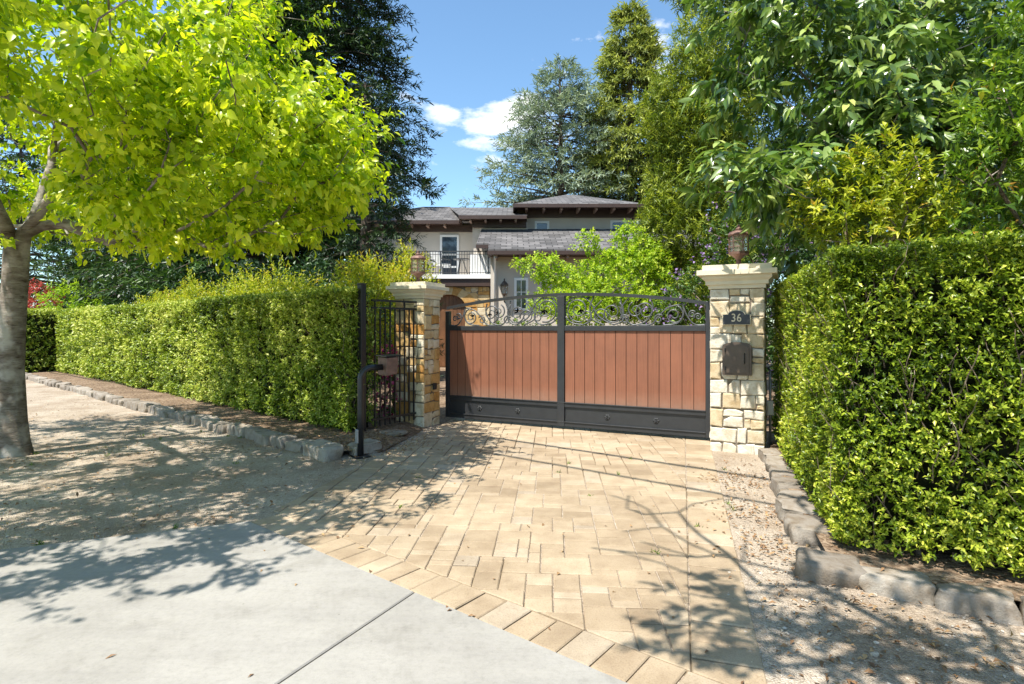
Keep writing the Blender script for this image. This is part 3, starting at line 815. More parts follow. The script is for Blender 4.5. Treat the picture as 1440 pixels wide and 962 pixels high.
fo = bpy.data.objects.new('tmp', fc); COL.objects.link(fo); bpy.context.view_layer.update()
me = bpy.data.meshes.new_from_object(fo.evaluated_get(bpy.context.evaluated_depsgraph_get())); bpy.data.objects.remove(fo)
me.materials.clear()
o = link('digits', me, M['gold'], t); o.rotation_euler = (PI/2, 0, 0); o.location = (0, -.0275, .04); o.scale = (.84, 1, 1)
t = thing('mailbox', 'bronze wall mailbox with arched locking door set in the right pier', 'mailbox', FX @ Vector((.005, yf, .935)), PZ)
slab(arch_poly(.325, .345, .05, .002), .03, -.03).build('frame', M['mailbox'], t, bevel=.006)
dr = slab([(x*.83, .028+z*.87) for x, z in arch_poly(.325, .345, .048, .002)], -.0305, -.043).build('door', M['mailbox'], t, bevel=.005)
mb = MB(); mb.tube([(.085, -.044, .14), (.085, -.062, .15), (.085, -.066, .2), (.085, -.062, .25), (.085, -.044, .26)], .007, 6); mb.build('handle', M['iron_dark'], dr)
for z in (.08, .3):
    mb = MB(); mb.tube([(-.128, -.048, z-.022), (-.128, -.048, z+.022)], .011, 8); mb.build('hinge', M['iron_dark'], t)
# photo cell on left pier
mb = MB(); mb.box((0, -.04, 0), (.03, .04, .1)); mb.box((.03, -.028, .02), (.04, .028, .085))
o = mb.build('photocell', M['iron_dark'], bevel=.004)
q = Matrix.Translation(Vector((-1.458, 8.836, 0))) @ Matrix.Rotation(math.radians(-22), 4, 'Z') @ Vector((.268, .02, .55))
o.location = q; o.rotation_euler = (0, 0, math.radians(-22)); tag(o, 'small black gate sensor box on the driveway side of the left pier', 'sensor')
# grey conduit right of the right pier
t = thing('conduit_pipe', 'thin grey conduit with a pale junction box beside the right pier', 'conduit', (3.20, 7.05, 0))
mb = MB(); mb.tube([(0, 0, 0), (0, 0, .95), (.0, .05, 1.0)], .016, 8); mb.build('pipe', M['pipe'], t, smooth=True)
mb = MB(); mb.box((-.045, -.03, .42), (.03, .03, .60)); mb.build('junction_box', M['white'], t, bevel=.008)

# ------------------------------------------------------------------ the gate
gR = Vector((2.63, 7.5, 0)); gL = Vector((-1.07, 9.3, 0)); GLEN = (gL-gR).length
gate = thing('driveway_gate', 'sliding driveway gate with red-brown planks, charcoal frame and arched scrollwork', 'gate', gL, PZ)
def arch(x): 
    s = (x/GLEN-.5)*2; return 1.815 + .175*(1-s*s)
gm = GLEN*.488
mb = MB()
mb.box((0, -.035, .05), (.07, .035, 1.77)); mb.box((GLEN-.07, -.035, .05), (GLEN, .035, 1.85))
mb.box((.07, -.034, 1.455), (GLEN-.07, .034, 1.53)); mb.box((.07, -.034, .05), (GLEN-.07, .034, .11))
mb.box((.07, -.034, .335), (GLEN-.07, .034, .395)); mb.box((.07, -.048, .395), (GLEN-.07, .03, .408)); mb.box((.07, -.048, .11), (GLEN-.07, .03, .122))
mb.build('frame', M['iron'], gate, bevel=.004)
mb = MB(); mb.box((gm-.055, -.045, .048), (gm+.055, .045, arch(gm)-.02)); mb.build('center_post', M['iron'], gate, bevel=.004)
mb = MB()
xs = [.02+(GLEN-.02)*k/40 for k in range(41)]
for k in range(40):
    x0, x1 = xs[k], xs[k+1]; z0, z1 = arch(x0), arch(x1)
    vs = [(x, y, z+dz) for x, z in ((x0, z0), (x1, z1)) for y, dz in ((-.03, -.022), (.03, -.022), (.03, .022), (-.03, .022))]
    fs = [(0, 4, 5, 1), (1, 5, 6, 2), (2, 6, 7, 3), (3, 7, 4, 0)]
    if k == 0: fs.append((0, 1, 2, 3))
    if k == 39: fs.append((7, 6, 5, 4))
    mb.add(vs, fs)
mb.build('arched_top_rail', M['iron'], gate)
for x0, x1 in ((.07, gm-.055), (gm+.055, GLEN-.07)):
    mb = MB(); n = 13; w = (x1-x0)/n
    for k in range(n):
        mb.cur = random.random()
        a, b_ = x0+k*w+.004, x0+(k+1)*w-.004
        mb.box((a, -.014+random.uniform(-.001, .001), .408), (b_, .014, 1.455))
    mb.cur = -1; mb.box((x0, .002, .408), (x1, .01, 1.455))
    mb.build('plank_panel', M['plank'], gate)
    mb = MB(); mb.box((x0, -.012, .122), (x1, .012, .335)); mb.build('kick_panel', M['iron'], gate)
for tt in (.152, .314, .657, .825):
    mb = MB(); x = tt*GLEN
    for k in range(6):
        a = k*PI/3; c = (x+.026*math.cos(a), -.016, .225+.026*math.sin(a))
        ring = [(.018, 0), (.017, .006), (.008, .011)]
        vs, fs, n = [], [], 8
        for r, e in ring:
            for j in range(n): vs.append((c[0]+r*math.cos(2*PI*j/n), c[1]+.004-e, c[2]+r*math.sin(2*PI*j/n)))
        for i in range(2):
            for j in range(n): fs.append((i*n+j, i*n+(j+1) % n, (i+1)*n+(j+1) % n, (i+1)*n+j))
        fs.append(tuple(2*n+j for j in range(n))); mb.add(vs, fs)
    mb.box((x-.012, -.034, .213), (x+.012, -.012, .237))
    mb.build('rosette', M['iron'], gate, smooth=False)
mb = MB(); mb.box((GLEN-.02, -.075, .50), (GLEN+.05, -.03, .62)); mb.build('latch', M['iron_dark'], gate, bevel=.004)
# scrollwork: a running vine of spirals in each half
def spiral(mb, cx, cz, r, a0, turns, sgn, rad=.0085, leaf=True):
    n = int(20*turns)+6; pts = []
    for k in range(n+1):
        s = k/n; rr = r*(1-.80*s**.85); a = a0+sgn*2*PI*turns*s
        pts.append((cx+rr*math.cos(a), 0, cz+rr*math.sin(a)))
    mb.tube(pts, [rad*(1-.35*k/n) for k in range(n+1)], 6)
    if leaf:                                           # a forged leaf in the eye
        e = pts[-1]
        for da in (-.7, .1, .9):
            a = a0+sgn*2*PI*turns+da+sgn*1.6; l = r*.42
            tip = (e[0]+l*math.cos(a), -.006, e[2]+l*math.sin(a)); w = l*.22
            m1 = (e[0]+l*.5*math.cos(a)-w*math.sin(a), .006, e[2]+l*.5*math.sin(a)+w*math.cos(a)); m2 = (e[0]+l*.5*math.cos(a)+w*math.sin(a), .006, e[2]+l*.5*math.sin(a)-w*math.cos(a))
            mb.add([e, m1, tip, m2, (e[0], .008, e[2])], [(0, 1, 2, 3), (0, 3, 2, 4), (0, 4, 2, 1)])
for (x0, x1, flip) in ((.08, gm-.06, 0), (gm+.06, GLEN-.08, 1)):
    mb = MB(); Lh = x1-x0; zb = 1.53
    X = (lambda s: x0+s*Lh) if not flip else (lambda s: x1-s*Lh)
    sg = -1 if flip else 1
    # (place along half, height share, radius, start angle, turns, sense)
    for s, hz, r, a0, tn, sn, lf in ((.045, .40, .045, -.4, 1.5, 1, 0), (.085, .5, .045, 2.6, 1.5, -1, 0), (.205, .42, .115, 1.9, 1.7, 1, 1), (.40, .52, .13, -1.3, 1.7, 1, 1),
                                     (.47, .56, .10, 1.2, 1.5, -1, 1), (.64, .45, .15, 2.2, 1.8, 1, 1), (.73, .33, .10, 3.4, 1.6, -1, 0), (.90, .55, .17, -1.9, 1.8, 1, 1),
                                     (.83, .30, .075, .9, 1.4, 1, 0), (.31, .25, .06, 2.5, 1.4, -1, 0), (.55, .22, .06, .6, 1.4, 1, 0)):
        x = X(s); H = arch(x)-.022-zb; cz = zb+H*hz
        r = min(r*1.18, (cz-zb)*.98, (zb+H-cz)*.98)
        aa = a0 if not flip else PI-a0
        spiral(mb, x, cz, r, aa, tn, sn*sg, .0115, lf)
    def curve(pts, rad=.0105):
        out = []
        P = [Vector((X(s), 0, zb+(arch(X(s))-.022-zb)*h)) for s, h in pts]
        for i in range(len(P)-1):
            p0, p1, p2, p3 = P[max(i-1, 0)], P[i], P[i+1], P[min(i+2, len(P)-1)]
            for k in range(8):
                t_ = k/8; out.append(.5*((2*p1)+(p2-p0)*t_+(2*p0-5*p1+4*p2-p3)*t_**2+(3*p1-p0-3*p2+p3)*t_**3))
        out.append(P[-1]); mb.tube(out, rad, 6)
    curve([(0, .03), (.07, .06), (.12, .45), (.15, .95)]); curve([(.15, .95), (.14, .5), (.18, .1), (.28, .02)])
    curve([(.15, .9), (.24, .72), (.31, .35), (.36, .05), (.45, .02)]); curve([(.36, .95), (.35, .6), (.40, .15), (.5, .04), (.56, .4), (.58, .95)])
    curve([(.52, .98), (.58, .55), (.56, .2), (.63, .03)]); curve([(.63, .03), (.74, .3), (.80, .75), (.86, .96)]); curve([(.78, .98), (.81, .6), (.80, .2), (.86, .03)])
    curve([(.70, .02), (.80, .25), (.78, .55), (.72, .85)]); curve([(.86, .03), (.95, .1), (1.0, .3)]); curve([(.86, .96), (.95, .93), (1.0, .7)])
    mb.build('scrollwork', M['scroll'], gate, smooth=True)

# ------------------------------------------------------------------ iron fence panel, post, intercom pedestal
fl, fr = Vector((-1.95, 7.9, 0)), Vector((-1.40, 8.62, 0)); fd = (fr-fl); FL = fd.length
fz = math.atan2(fd.y, fd.x)
fen = thing('iron_fence_panel', 'black iron bar fence panel between the hedge post and left pier', 'fence', fl, fz)
for z in (1.885, 1.78, .22):
    mb = MB(); mb.box((0, -.014, z-.014), (FL, .014, z+.014)); mb.build('rail', M['iron_dark'], fen)
nb = 10
for k in range(nb):
    x = .06+(FL-.09)*k/(nb-1)
    mb = MB(); w = .014 if k in (nb-1,) else .009
    mb.box((x-w, -w, .12), (x+w, w, 1.872 if k % 3 == 0 or k == nb-1 else 1.767)); mb.build('bar', M['iron_dark'], fen)
mb = MB(); mb.box((-.043, -.043, 0), (.043, .043, 2.04)); mb.box((-.048, -.048, 2.04), (.048, .048, 2.06))
o = mb.build('fence_post', M['iron_dark'], bevel=.004); o.location = (-2.06, 7.8, .05); o.rotation_euler = (0, 0, fz)
tag(o, 'tall square black iron post at the near end of the left hedge', 'post')
t = thing('intercom_pedestal', 'black gooseneck intercom pedestal with a boxy bronze keypad housing', 'intercom', (-1.765, 6.63, 0), math.radians(38))
mb = MB(); pts = [(0, 0, 0), (0, 0, .5), (0, 0, .90)]
for k in range(1, 9):
    a = PI/2*k/8; pts.append((.13*(1-math.cos(a)), 0, .90+.13*math.sin(a)))
pts.append((.27, 0, 1.03)); mb.tube(pts, .036, 14); mb.build('gooseneck_pole', M['iron_dark'], t, smooth=True)
mb = MB(); mb.box((-.09, -.09, 0), (.09, .09, .012)); mb.build('base_plate', M['iron_dark'], t, bevel=.003)
mb = MB(); mb.box((-.055, -.03, .16), (-.037, .03, .32)); mb.build('access_cover', M['pipe'], t, bevel=.003)
mb = MB()
vs = []
for y in (-.12, .12): vs += [(.27, y, .93), (.41, y, .95), (.43, y, 1.155), (.27, y, 1.145)]
mb.add(vs, [(0, 1, 2, 3), (7, 6, 5, 4), (0, 4, 5, 1), (1, 5, 6, 2), (2, 6, 7, 3), (3, 7, 4, 0)])
hs = mb.build('keypad_housing', M['rust'], t, bevel=.008)
mb = MB(); mb.add([(.26, -.135, 1.158), (.47, -.135, 1.166), (.47, .135, 1.166), (.26, .135, 1.158), (.26, -.135, 1.168), (.47, -.135, 1.176), (.47, .135, 1.176), (.26, .135, 1.168)],
                  [(0, 3, 2, 1), (4, 5, 6, 7), (0, 1, 5, 4), (1, 2, 6, 5), (2, 3, 7, 6), (3, 0, 4, 7)]); mb.build('hood', M['iron_dark'], t)

# ================================================================== PLANTS
CAMP = np.array([0, 0, 1.5])
def hedge(name, label, faces, core, mat, leafL, dens, seed, twigs=0, refd=4.0, n_leaf=6, group=None, gaps=0, shoot=.085, lumpk=1.0):
    """faces: list of (origin, uvec, vvec, normal); core: (poly, z0, z1)"""
    rng = np.random.default_rng(seed)
    t = thing(name, label, 'hedge', tuple(core[0][0]) + (0,), 0, group)
    off = Vector(t.location)
    allP = []
    for (o, u, v, nrm) in faces:
        o, u, v, nrm = (np.array(x, float) for x in (o, u, v, nrm)); nrm = nrm/np.linalg.norm(nrm)
        ar = np.linalg.norm(np.cross(u, v)); K = int(ar*dens*3)
        s = rng.uniform(0, 1, (K, 2)); P = o + s[:, :1]*u + s[:, 1:]*v
        d = np.linalg.norm(P-CAMP, axis=1)
        keep = rng.uniform(0, 1, K) < np.minimum(1, (refd/d)**1.5)/3*1.0
        P, d = P[keep], d[keep]
        if gaps:
            g = lown(P, 7, seed+5) + .6*lown(P, 16, seed+6); k2 = rng.uniform(0, 1, len(P)) < np.clip(1.15+gaps*g, .12, 1); P, d = P[k2], d[k2]
        lump = lumpk*(.022*lown(P, 2.2, seed) + .022*lown(P, 7, seed+1))
        P = P + nrm*(lump - np.abs(rng.normal(0, .07, len(P))))[:, None]
        sc = np.clip((d/refd)**.55, 1, 2.0)
        allP.append((P, np.tile(nrm, (len(P), 1)), sc))
    P = np.concatenate([a[0] for a in allP]); Nn = np.concatenate([a[1] for a in allP]); sc = np.concatenate([a[2] for a in allP])
    A = Nn*.8 + np.array([0, 0, .55]) + rng.normal(0, .45, P.shape)
    O = P - norm(A)*(.06*sc)[:, None]
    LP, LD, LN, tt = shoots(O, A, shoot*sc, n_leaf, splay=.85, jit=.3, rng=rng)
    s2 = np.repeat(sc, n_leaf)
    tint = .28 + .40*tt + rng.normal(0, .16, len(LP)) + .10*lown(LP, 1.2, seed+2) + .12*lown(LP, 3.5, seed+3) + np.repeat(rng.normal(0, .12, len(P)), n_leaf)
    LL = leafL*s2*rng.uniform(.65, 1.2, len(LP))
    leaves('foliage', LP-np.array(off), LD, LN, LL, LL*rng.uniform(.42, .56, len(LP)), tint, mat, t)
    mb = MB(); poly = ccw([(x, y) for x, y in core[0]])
    mb.prism([(x-off.x, y-off.y) for x, y in poly], core[1], core[2]); mb.build('shade_core', M['inner'], t)  # solid dark prism; its colour stands in for shade inside the hedge
    if twigs:
        mb = MB()
        for (o, u, v, nrm) in faces[:2]:
            o, u, v, nrm = (Vector(x) for x in (o, u, v, nrm)); nrm = nrm.normalized()
            for k in range(twigs):
                a, b_ = random.random(), random.random()*.85
                p = o+u*a+v*b_-nrm*random.uniform(.05, .14); pts = [p]
                dr_ = (Vector((0, 0, 1))+u.normalized()*random.uniform(-.6, .6)+nrm*random.uniform(-.05, .3)).normalized()
                for _ in range(5):
                    p = p+dr_*random.uniform(.05, .10); dr_ = (dr_+Vector((random.gauss(0, .25), random.gauss(0, .25), .1))).normalized(); pts.append(p)
                mb.tube([q-off for q in pts], [.005-.0007*i for i in range(6)], 4)
        tag(mb.build('twigs', M['twig'], t, smooth=True), kind='stuff')
    return t

# left hedge: from beside the iron post away along the street
h0 = Vector((-2.22, 7.62, 0)); hd = Vector((-.757, .653, 0)).normalized(); hn = Vector((-hd.y, hd.x, 0))
if hn.y > 0: hn = -hn
HL = 16.4; HT = 2.02
h1 = h0+hd*HL
def v3(v, z): return (v.x, v.y, z)
back = -hn*.5
core = [(p.x, p.y) for p in (h0-hn*.16+hd*.15, h1-hn*.16-hd*.1, h1+back*.9-hd*.1, h0+back*.9+hd*.15)]
hedge('clipped_hedge', 'long clipped light-green hedge running left from the gate fence', [
    (v3(h0, .12), tuple(hd*HL), (0, 0, HT-.12), tuple(hn)), (v3(h0+back, .12), tuple(-back), (0, 0, HT-.12), tuple(-hd)),
    (v3(h0, HT), tuple(hd*HL), tuple(back), (0, 0, 1)), (v3(h1+back, .12), tuple(-back), (0, 0, HT-.12), tuple(hd))],
    (core, .05, HT-.14), M['leaf_hedge_l'], .05, 900, 3, refd=8.0, n_leaf=6, gaps=.7, twigs=99)
# buttress block at its far end and the hedge beyond the next drive
b0 = h1+hd*.15; bf = hn*1.1
core = [(p.x, p.y) for p in (b0+bf*.85+hd*.15, b0+hd*2.3+bf*.85, b0+hd*2.3+back*.8, b0+hd*.15+back*.8)]
hedge('clipped_hedge', 'shaded end block of clipped hedge beyond the long left hedge', [
    (v3(b0+bf, .1), tuple(-bf+back), (0, 0, 1.95), tuple(-hd)), (v3(b0+bf, .1), tuple(hd*2.4), (0, 0, 1.95), tuple(hn)), (v3(b0+bf, 2.05), tuple(hd*2.4), tuple(-bf+back), (0, 0, 1))],
    (core, .05, 1.93), M['leaf_hedge_l'], .05, 700, 31, refd=9.0, n_leaf=6)
# right hedge
k0 = Vector((2.07, 3.65, 0)); ks = Vector((.80, -.60, 0)).normalized(); kb = Vector((.335, .942, 0)).normalized()
kn = Vector((-ks.y, ks.x, 0)); kn = -kn if kn.y > 0 else kn
ksn = Vector((-kb.y, kb.x, 0)); ksn = -ksn if ksn.x > 0 else ksn
RT = 2.02; FW, SL = 3.2, 4.0
i0 = k0+ks*.17+kb*.17
core = [(p.x, p.y) for p in (i0, i0+ks*FW, i0+ks*(FW)+kb*1.0, i0+ks*1.0+kb*1.4, i0+ks*.9+kb*(SL-.3), i0+kb*(SL-.3))]
mb_faces = [(v3(k0, .14), tuple(ks*FW), (0, 0, RT-.14), tuple(kn)), (v3(k0, .14), tuple(kb*SL), (0, 0, RT-.14), tuple(ksn)),
            (v3(k0, RT), tuple(ks*FW), tuple(kb*1.3), (0, 0, 1)), (v3(k0+kb*1.3, RT), tuple(kb*(SL-1.3)), tuple(ks*1.1), (0, 0, 1)),
            (v3(k0+kb*SL, .2), tuple(ks*1.1), (0, 0, RT-.2), tuple(kb))]
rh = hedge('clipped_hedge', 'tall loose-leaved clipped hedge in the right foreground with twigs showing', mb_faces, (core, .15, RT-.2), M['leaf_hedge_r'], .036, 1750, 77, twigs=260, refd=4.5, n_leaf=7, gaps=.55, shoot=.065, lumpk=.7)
# stems at its foot
off = Vector(rh.location)
for k in range(16):
    mb = MB()
    p = (k0+ks*(.25+k*.18)-kn*.25) if k < 10 else (k0+kb*(.3+(k-10)*.5)-ksn*.25)
    mb.tube([p-off+Vector((0, 0, -.0)), p-off+Vector((random.uniform(-.05, .05), random.uniform(-.05, .05), .4))], [.016, .01], 6)
    mb.build('stem', M['twig'], rh)

def bush(name, label, cat, loc, blobs, mat, nsh, leafL, ratio=.45, shoot=.2, n_leaf=8, seed=1, shape=SMALL, droop=.1, up=.0, splay=.9, group=None, trunk=None,
         tint0=.25, lo=.55, curl=.18, bark='bark_dark', smooth=False, outward=.8, tips=True, flowers=None, size_var=(.7, 1.2), wood_scale=1.0, nwood=60, uplift=.3):
    rng = np.random.default_rng(seed)
    t = thing(name, label, cat, loc, 0, group); off = np.array(loc, float)
    Ps, Ns = [], []
    vol = np.array([(r[0]*r[1]*r[2])**(2/3) for c, r in blobs]); vol = vol/vol.sum()
    for (c, r), w in zip(blobs, vol):
        p, nn = ellipsoid_shell(c, r, max(4, int(nsh*w)), lo, rng); Ps.append(p); Ns.append(nn)
    P = np.concatenate(Ps); Nn = np.concatenate(Ns)
    P = P[P[:, 2] > .05] if True else P; Nn = Nn[:len(P)] if len(Nn) != len(P) else Nn
    A = Nn*outward + np.array([0, 0, uplift]) + rng.normal(0, .4, P.shape)
    LP, LD, LN, tt = shoots(P - norm(A)*shoot*.5, A, shoot, n_leaf, splay=splay, droop=droop, up=up, rng=rng)
    tint = tint0 + .35*tt + rng.normal(0, .13, len(LP)) + np.repeat(rng.normal(0, .13, len(P)), n_leaf)
    LL = leafL*rng.uniform(*size_var, len(LP))
    leaves('foliage' if cat != 'tree' else 'crown', LP-off, LD, LN, LL, LL*ratio*rng.uniform(.85, 1.15, len(LP)), tint, mat, t, shape, curl, smooth)
    if trunk is not None:
        sel = P[rng.permutation(len(P))[:nwood]]
        base = [(np.array(q, float)-off, i-1) for i, q in enumerate(trunk)]
        sk = grow(base, sel-off, .35, seed=seed)
        wood('trunk' if cat == 'tree' else 'stems', sk, M[bark], t, wood_scale)
    if flowers:
        fm, fn, fs = flowers
        q = rng.permutation(len(P))[:fn]; FP = np.repeat(P[q]+norm(A[q])*shoot*.6, 6, 0)+rng.normal(0, fs*.7, (len(q)*6, 3))
        leaves('flowers', FP-off, rng.normal(0, 1, FP.shape)+np.array([-.4, -.6, .4]), rng.normal(0, .5, FP.shape)+np.array([-.3, -.7, .6]), fs, fs*.95, rng.uniform(0, 1, len(FP)), fm, t, NEEDLE, .05)['kind'] = 'stuff'
    return t

# ---- the big lime-green street tree on the left
def street_tree(label, base, targets, trunk_pts, seed, leafL, per, nleaf, mat, tip=.0055, wscale=1.0, shoot=.3, extra_shoots=2, flare=.5, rmax=None, power=2.3, limbs=(), bare=None):
    t = thing('street_tree', label, 'tree', base, 0, 'street trees along the gravel verge'); off = np.array(base, float)
    b = [(np.array(q, float)-off, i-1) for i, q in enumerate(trunk_pts)]
    nt_ = len(b)
    for lm in limbs:
        pr = nt_-1
        for q in lm: b.append((np.array(q, float)-off, pr)); pr = len(b)-1
    sk = grow(b, targets-off, .3, nblock=(nt_ if limbs else None), tip=tip, power=power, seed=seed)
    wood('trunk', sk, M['bark'], t, wscale, flare, rmax=rmax)
    pos, par, kids, rad, tips = sk
    rng = np.random.default_rng(seed+9)
    O, A = [], []
    for i in tips:
        p, q = pos[i], pos[par[i]]; d = p-q; d = d/max(np.linalg.norm(d), 1e-6)
        O.append(p); A.append(d)
        for e in range(extra_shoots):
            s = rng.uniform(0, 1); O.append(p*(s)+q*(1-s)); A.append(d*.5+rng.normal(0, .7, 3))
        j = par[i]
        if par[j] >= 0 and rng.random() < .8:
            O.append(pos[j]); A.append(d*.3+rng.normal(0, .8, 3))
    if bare is not None:
        kk = [i for i in range(len(O)) if not bare(O[i]+off)]; O = [O[i] for i in kk]; A = [A[i] for i in kk]
    O = np.array(O); A = norm(np.array(A)); A[:, 2] = A[:, 2]*.6+.05
    keep = rng.uniform(0, 1, len(O)) < per; O, A = O[keep], A[keep]
    LP, LD, LN, tt = shoots(O, A, shoot*rng.uniform(.6, 1.3, len(O)), nleaf, splay=.8, droop=.75, start=.05, jit=.3, rng=rng)
    LP += rng.normal(0, .03, LP.shape)
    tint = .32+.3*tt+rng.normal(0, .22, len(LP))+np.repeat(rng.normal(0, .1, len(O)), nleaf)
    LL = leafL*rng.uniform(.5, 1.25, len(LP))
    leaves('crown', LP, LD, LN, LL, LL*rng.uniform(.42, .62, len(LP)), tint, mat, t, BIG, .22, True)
    return t
def crown_targets(ell, n, rng, cond=None):
    out = []
    while len(out) < n:
        c, r, w = ell[rng.choice(len(ell), p=np.array([e[2] for e in ell])/sum(e[2] for e in ell))]
        d = rng.normal(0, 1, 3); d /= np.linalg.norm(d); q = rng.uniform(.5, 1)**.5
        p = np.array(c)+d*np.array(r)*q
        if cond is None or cond(p): out.append(p)
    return np.array(out)
rng = np.random.default_rng(42)
def lim(p):
    x, y, z = p
    u = 720+800*x/max(y, .3); v = 461-800*(z-1.5)/max(y, .3)
    if y < 1.0: return z > 2.9
    if u < 105 and 150 < v < 345 and y < 7.2: return False
    if z < 2.38+.22*math.sin(x*2.1+1.3)*math.cos(y*1.7)+.02*math.hypot(x+5.6, y-6.5): return False
    return True
ell = [((-5.4, 5.6, 3.55), (4.1, 3.9, 1.2), .50), ((-5.6, 5.8, 5.5), (3.4, 3.4, 2.1), .21), ((-4.3, 3.0, 4.1), (1.6, 1.7, 1.0), .07), ((-3.3, 5.7, 3.1), (1.85, 1.6, .85), .22)]
T = crown_targets(ell, 1350, rng, lim)
tb = (-5.86, 6.7, 0)
street_tree('large lime-green street tree with a pale grey trunk at the left edge', tb, T,
            [(-5.86, 6.7, -.15), (-5.86, 6.7, .03), (-5.86, 6.7, .15), (-5.87, 6.7, .4), (-5.90, 6.7, 1.0), (-5.88, 6.7, 1.6), (-5.83, 6.68, 2.1), (-5.80, 6.66, 2.4)], 5, .093, 1.0, 17, M['leaf_lime'], tip=.0036, wscale=1.5, rmax=.21, flare=.5, power=2.0,
            limbs=[[(-6.0, 6.55, 2.75), (-6.35, 6.4, 3.3), (-6.75, 6.3, 4.1), (-7.0, 6.2, 5.0)], [(-5.72, 6.85, 2.9), (-5.62, 6.95, 3.5), (-5.5, 6.9, 4.3), (-5.35, 6.8, 5.2)],
                   [(-5.68, 6.62, 2.6), (-5.45, 6.55, 2.8), (-5.2, 6.5, 3.1), (-4.8, 6.4, 3.5), (-4.3, 6.25, 3.85)], [(-5.78, 6.4, 2.8), (-5.6, 5.9, 3.25), (-5.3, 5.3, 3.7), (-4.9, 4.6, 4.1)]])

# ---- second street tree, to the right of the viewer: its boughs reach over the drive and dapple it
def src(u, v, z):
    g = gp(u, v); k = z/math.tan(SUN_EL); return np.array((g.x+SUN_AZ.x*k, g.y+SUN_AZ.y*k, z))
T2 = []
r2 = random.Random(3)
for (u0, v0, u1, v1, n, z0, z1) in ((960, 810, 1085, 940, 30, 3.9, 4.7), (1120, 880, 1440, 960, 34, 3.8, 4.9), (830, 690, 1070, 800, 22, 4.0, 4.9), (1100, 700, 1440, 860, 26, 4.2, 5.4)):
    for _ in range(n): T2.append(src(r2.uniform(u0, u1), r2.uniform(v0, v1), r2.uniform(z0, z1)))
for _ in range(150):                                   # the rest of its crown, over the verge behind the viewer
    a, q = r2.uniform(0, 6.28), r2.uniform(.2, 1)**.5; T2.append(np.array((2.9+2.6*q*math.cos(a), -1.9+2.2*q*math.sin(a), r2.uniform(3.4, 6.5))))
T2 = np.array(T2); T2 = T2[(T2[:, 2]-1.5) > .66*T2[:, 1]+.35]
street_tree('half-bare street tree just right of the viewer, overhanging the driveway', (2.75, -.5, 0), T2,
            [(2.75, -.5, -.1), (2.76, -.5, .8), (2.72, -.48, 1.6), (2.66, -.42, 2.3), (2.6, -.35, 2.7)], 15, .11, .5, 9, M['leaf_lime'], tip=.011, wscale=.85, flare=.3, rmax=.2, bare=lambda p: p[1] > 1.7 and p[0] < .45)
# overhead wires along the street (their shadows cross the drive)
for (u0, v0, u1, v1, z, lb) in ((625, 606, 1040, 668, 6.4, 'upper overhead utility wire along the street'), (700, 640, 1040, 700, 6.1, 'lower overhead utility wire along the street')):
    a, b_ = src(u0, v0, z), src(u1, v1, z); dd = (b_-a)/np.linalg.norm(b_-a); mid = (a+b_)/2
    pts = [mid+dd*s+np.array((0, 0, .0009*s*s)) for s in np.linspace(-30, 30, 25)]
    mb = MB(); mb.tube([tuple(p) for p in pts], .034 if z > 6.2 else .024, 6); tag(mb.build('overhead_wire', M['rubber']), lb, 'wire', 'overhead wires along the street')

# ---- yellow shoots behind the left hedge
def along(s, back_, z): 
    p = h0+hd*s-hn*back_; return (p.x, p.y, z)
blobs = []
rr = random.Random(8)
for k in range(28):
    s = 1.1+k*.42; blobs.append((along(s, .95+rr.uniform(-.15, .25), 1.65+rr.uniform(-.25, .42)), (.45, .45, .62+rr.uniform(-.2, .3))))
bush('photinia_hedge', 'loose yellow-green hedge showing above the long clipped left hedge', 'hedge', along(5, 1.0, 0), blobs, M['leaf_yellow'], 5200, .075, .34, .26, 9, 4, uplift=1.1, outward=.5, splay=.6, tint0=.3)
bush('tall_shrub', 'yellow-orange upright shrub behind the iron fence and left pier', 'shrub', (-2.0, 9.6, 0), [((-2.1, 9.5, 1.6), (.55, .5, 1.0)), ((-1.75, 9.75, 2.15), (.4, .4, .75)), ((-2.45, 9.3, 2.1), (.4, .4, .55))], M['leaf_yellow'], 900, .075, .3, .26, 9, 14, uplift=1.2, outward=.5, splay=.55, tint0=.42,
     trunk=[(-2.0, 9.6, 0), (-2.0, 9.6, .5), (-2.0, 9.6, .9)], nwood=25, bark='twig')
bush('fringe_flower', 'small magenta-flowered plant behind the intercom pedestal', 'shrub', (-1.95, 8.75, .08), [((-1.95, 8.75, 1.0), (.22, .2, .35)), ((-1.9, 8.8, .5), (.25, .25, .4))], M['leaf_green'], 120, .05, .4, .12, 7, 24, flowers=(M['flower_pink'], 60, .045), trunk=[(-1.95, 8.75, .08), (-1.95, 8.75, .4)], nwood=14, bark='twig')

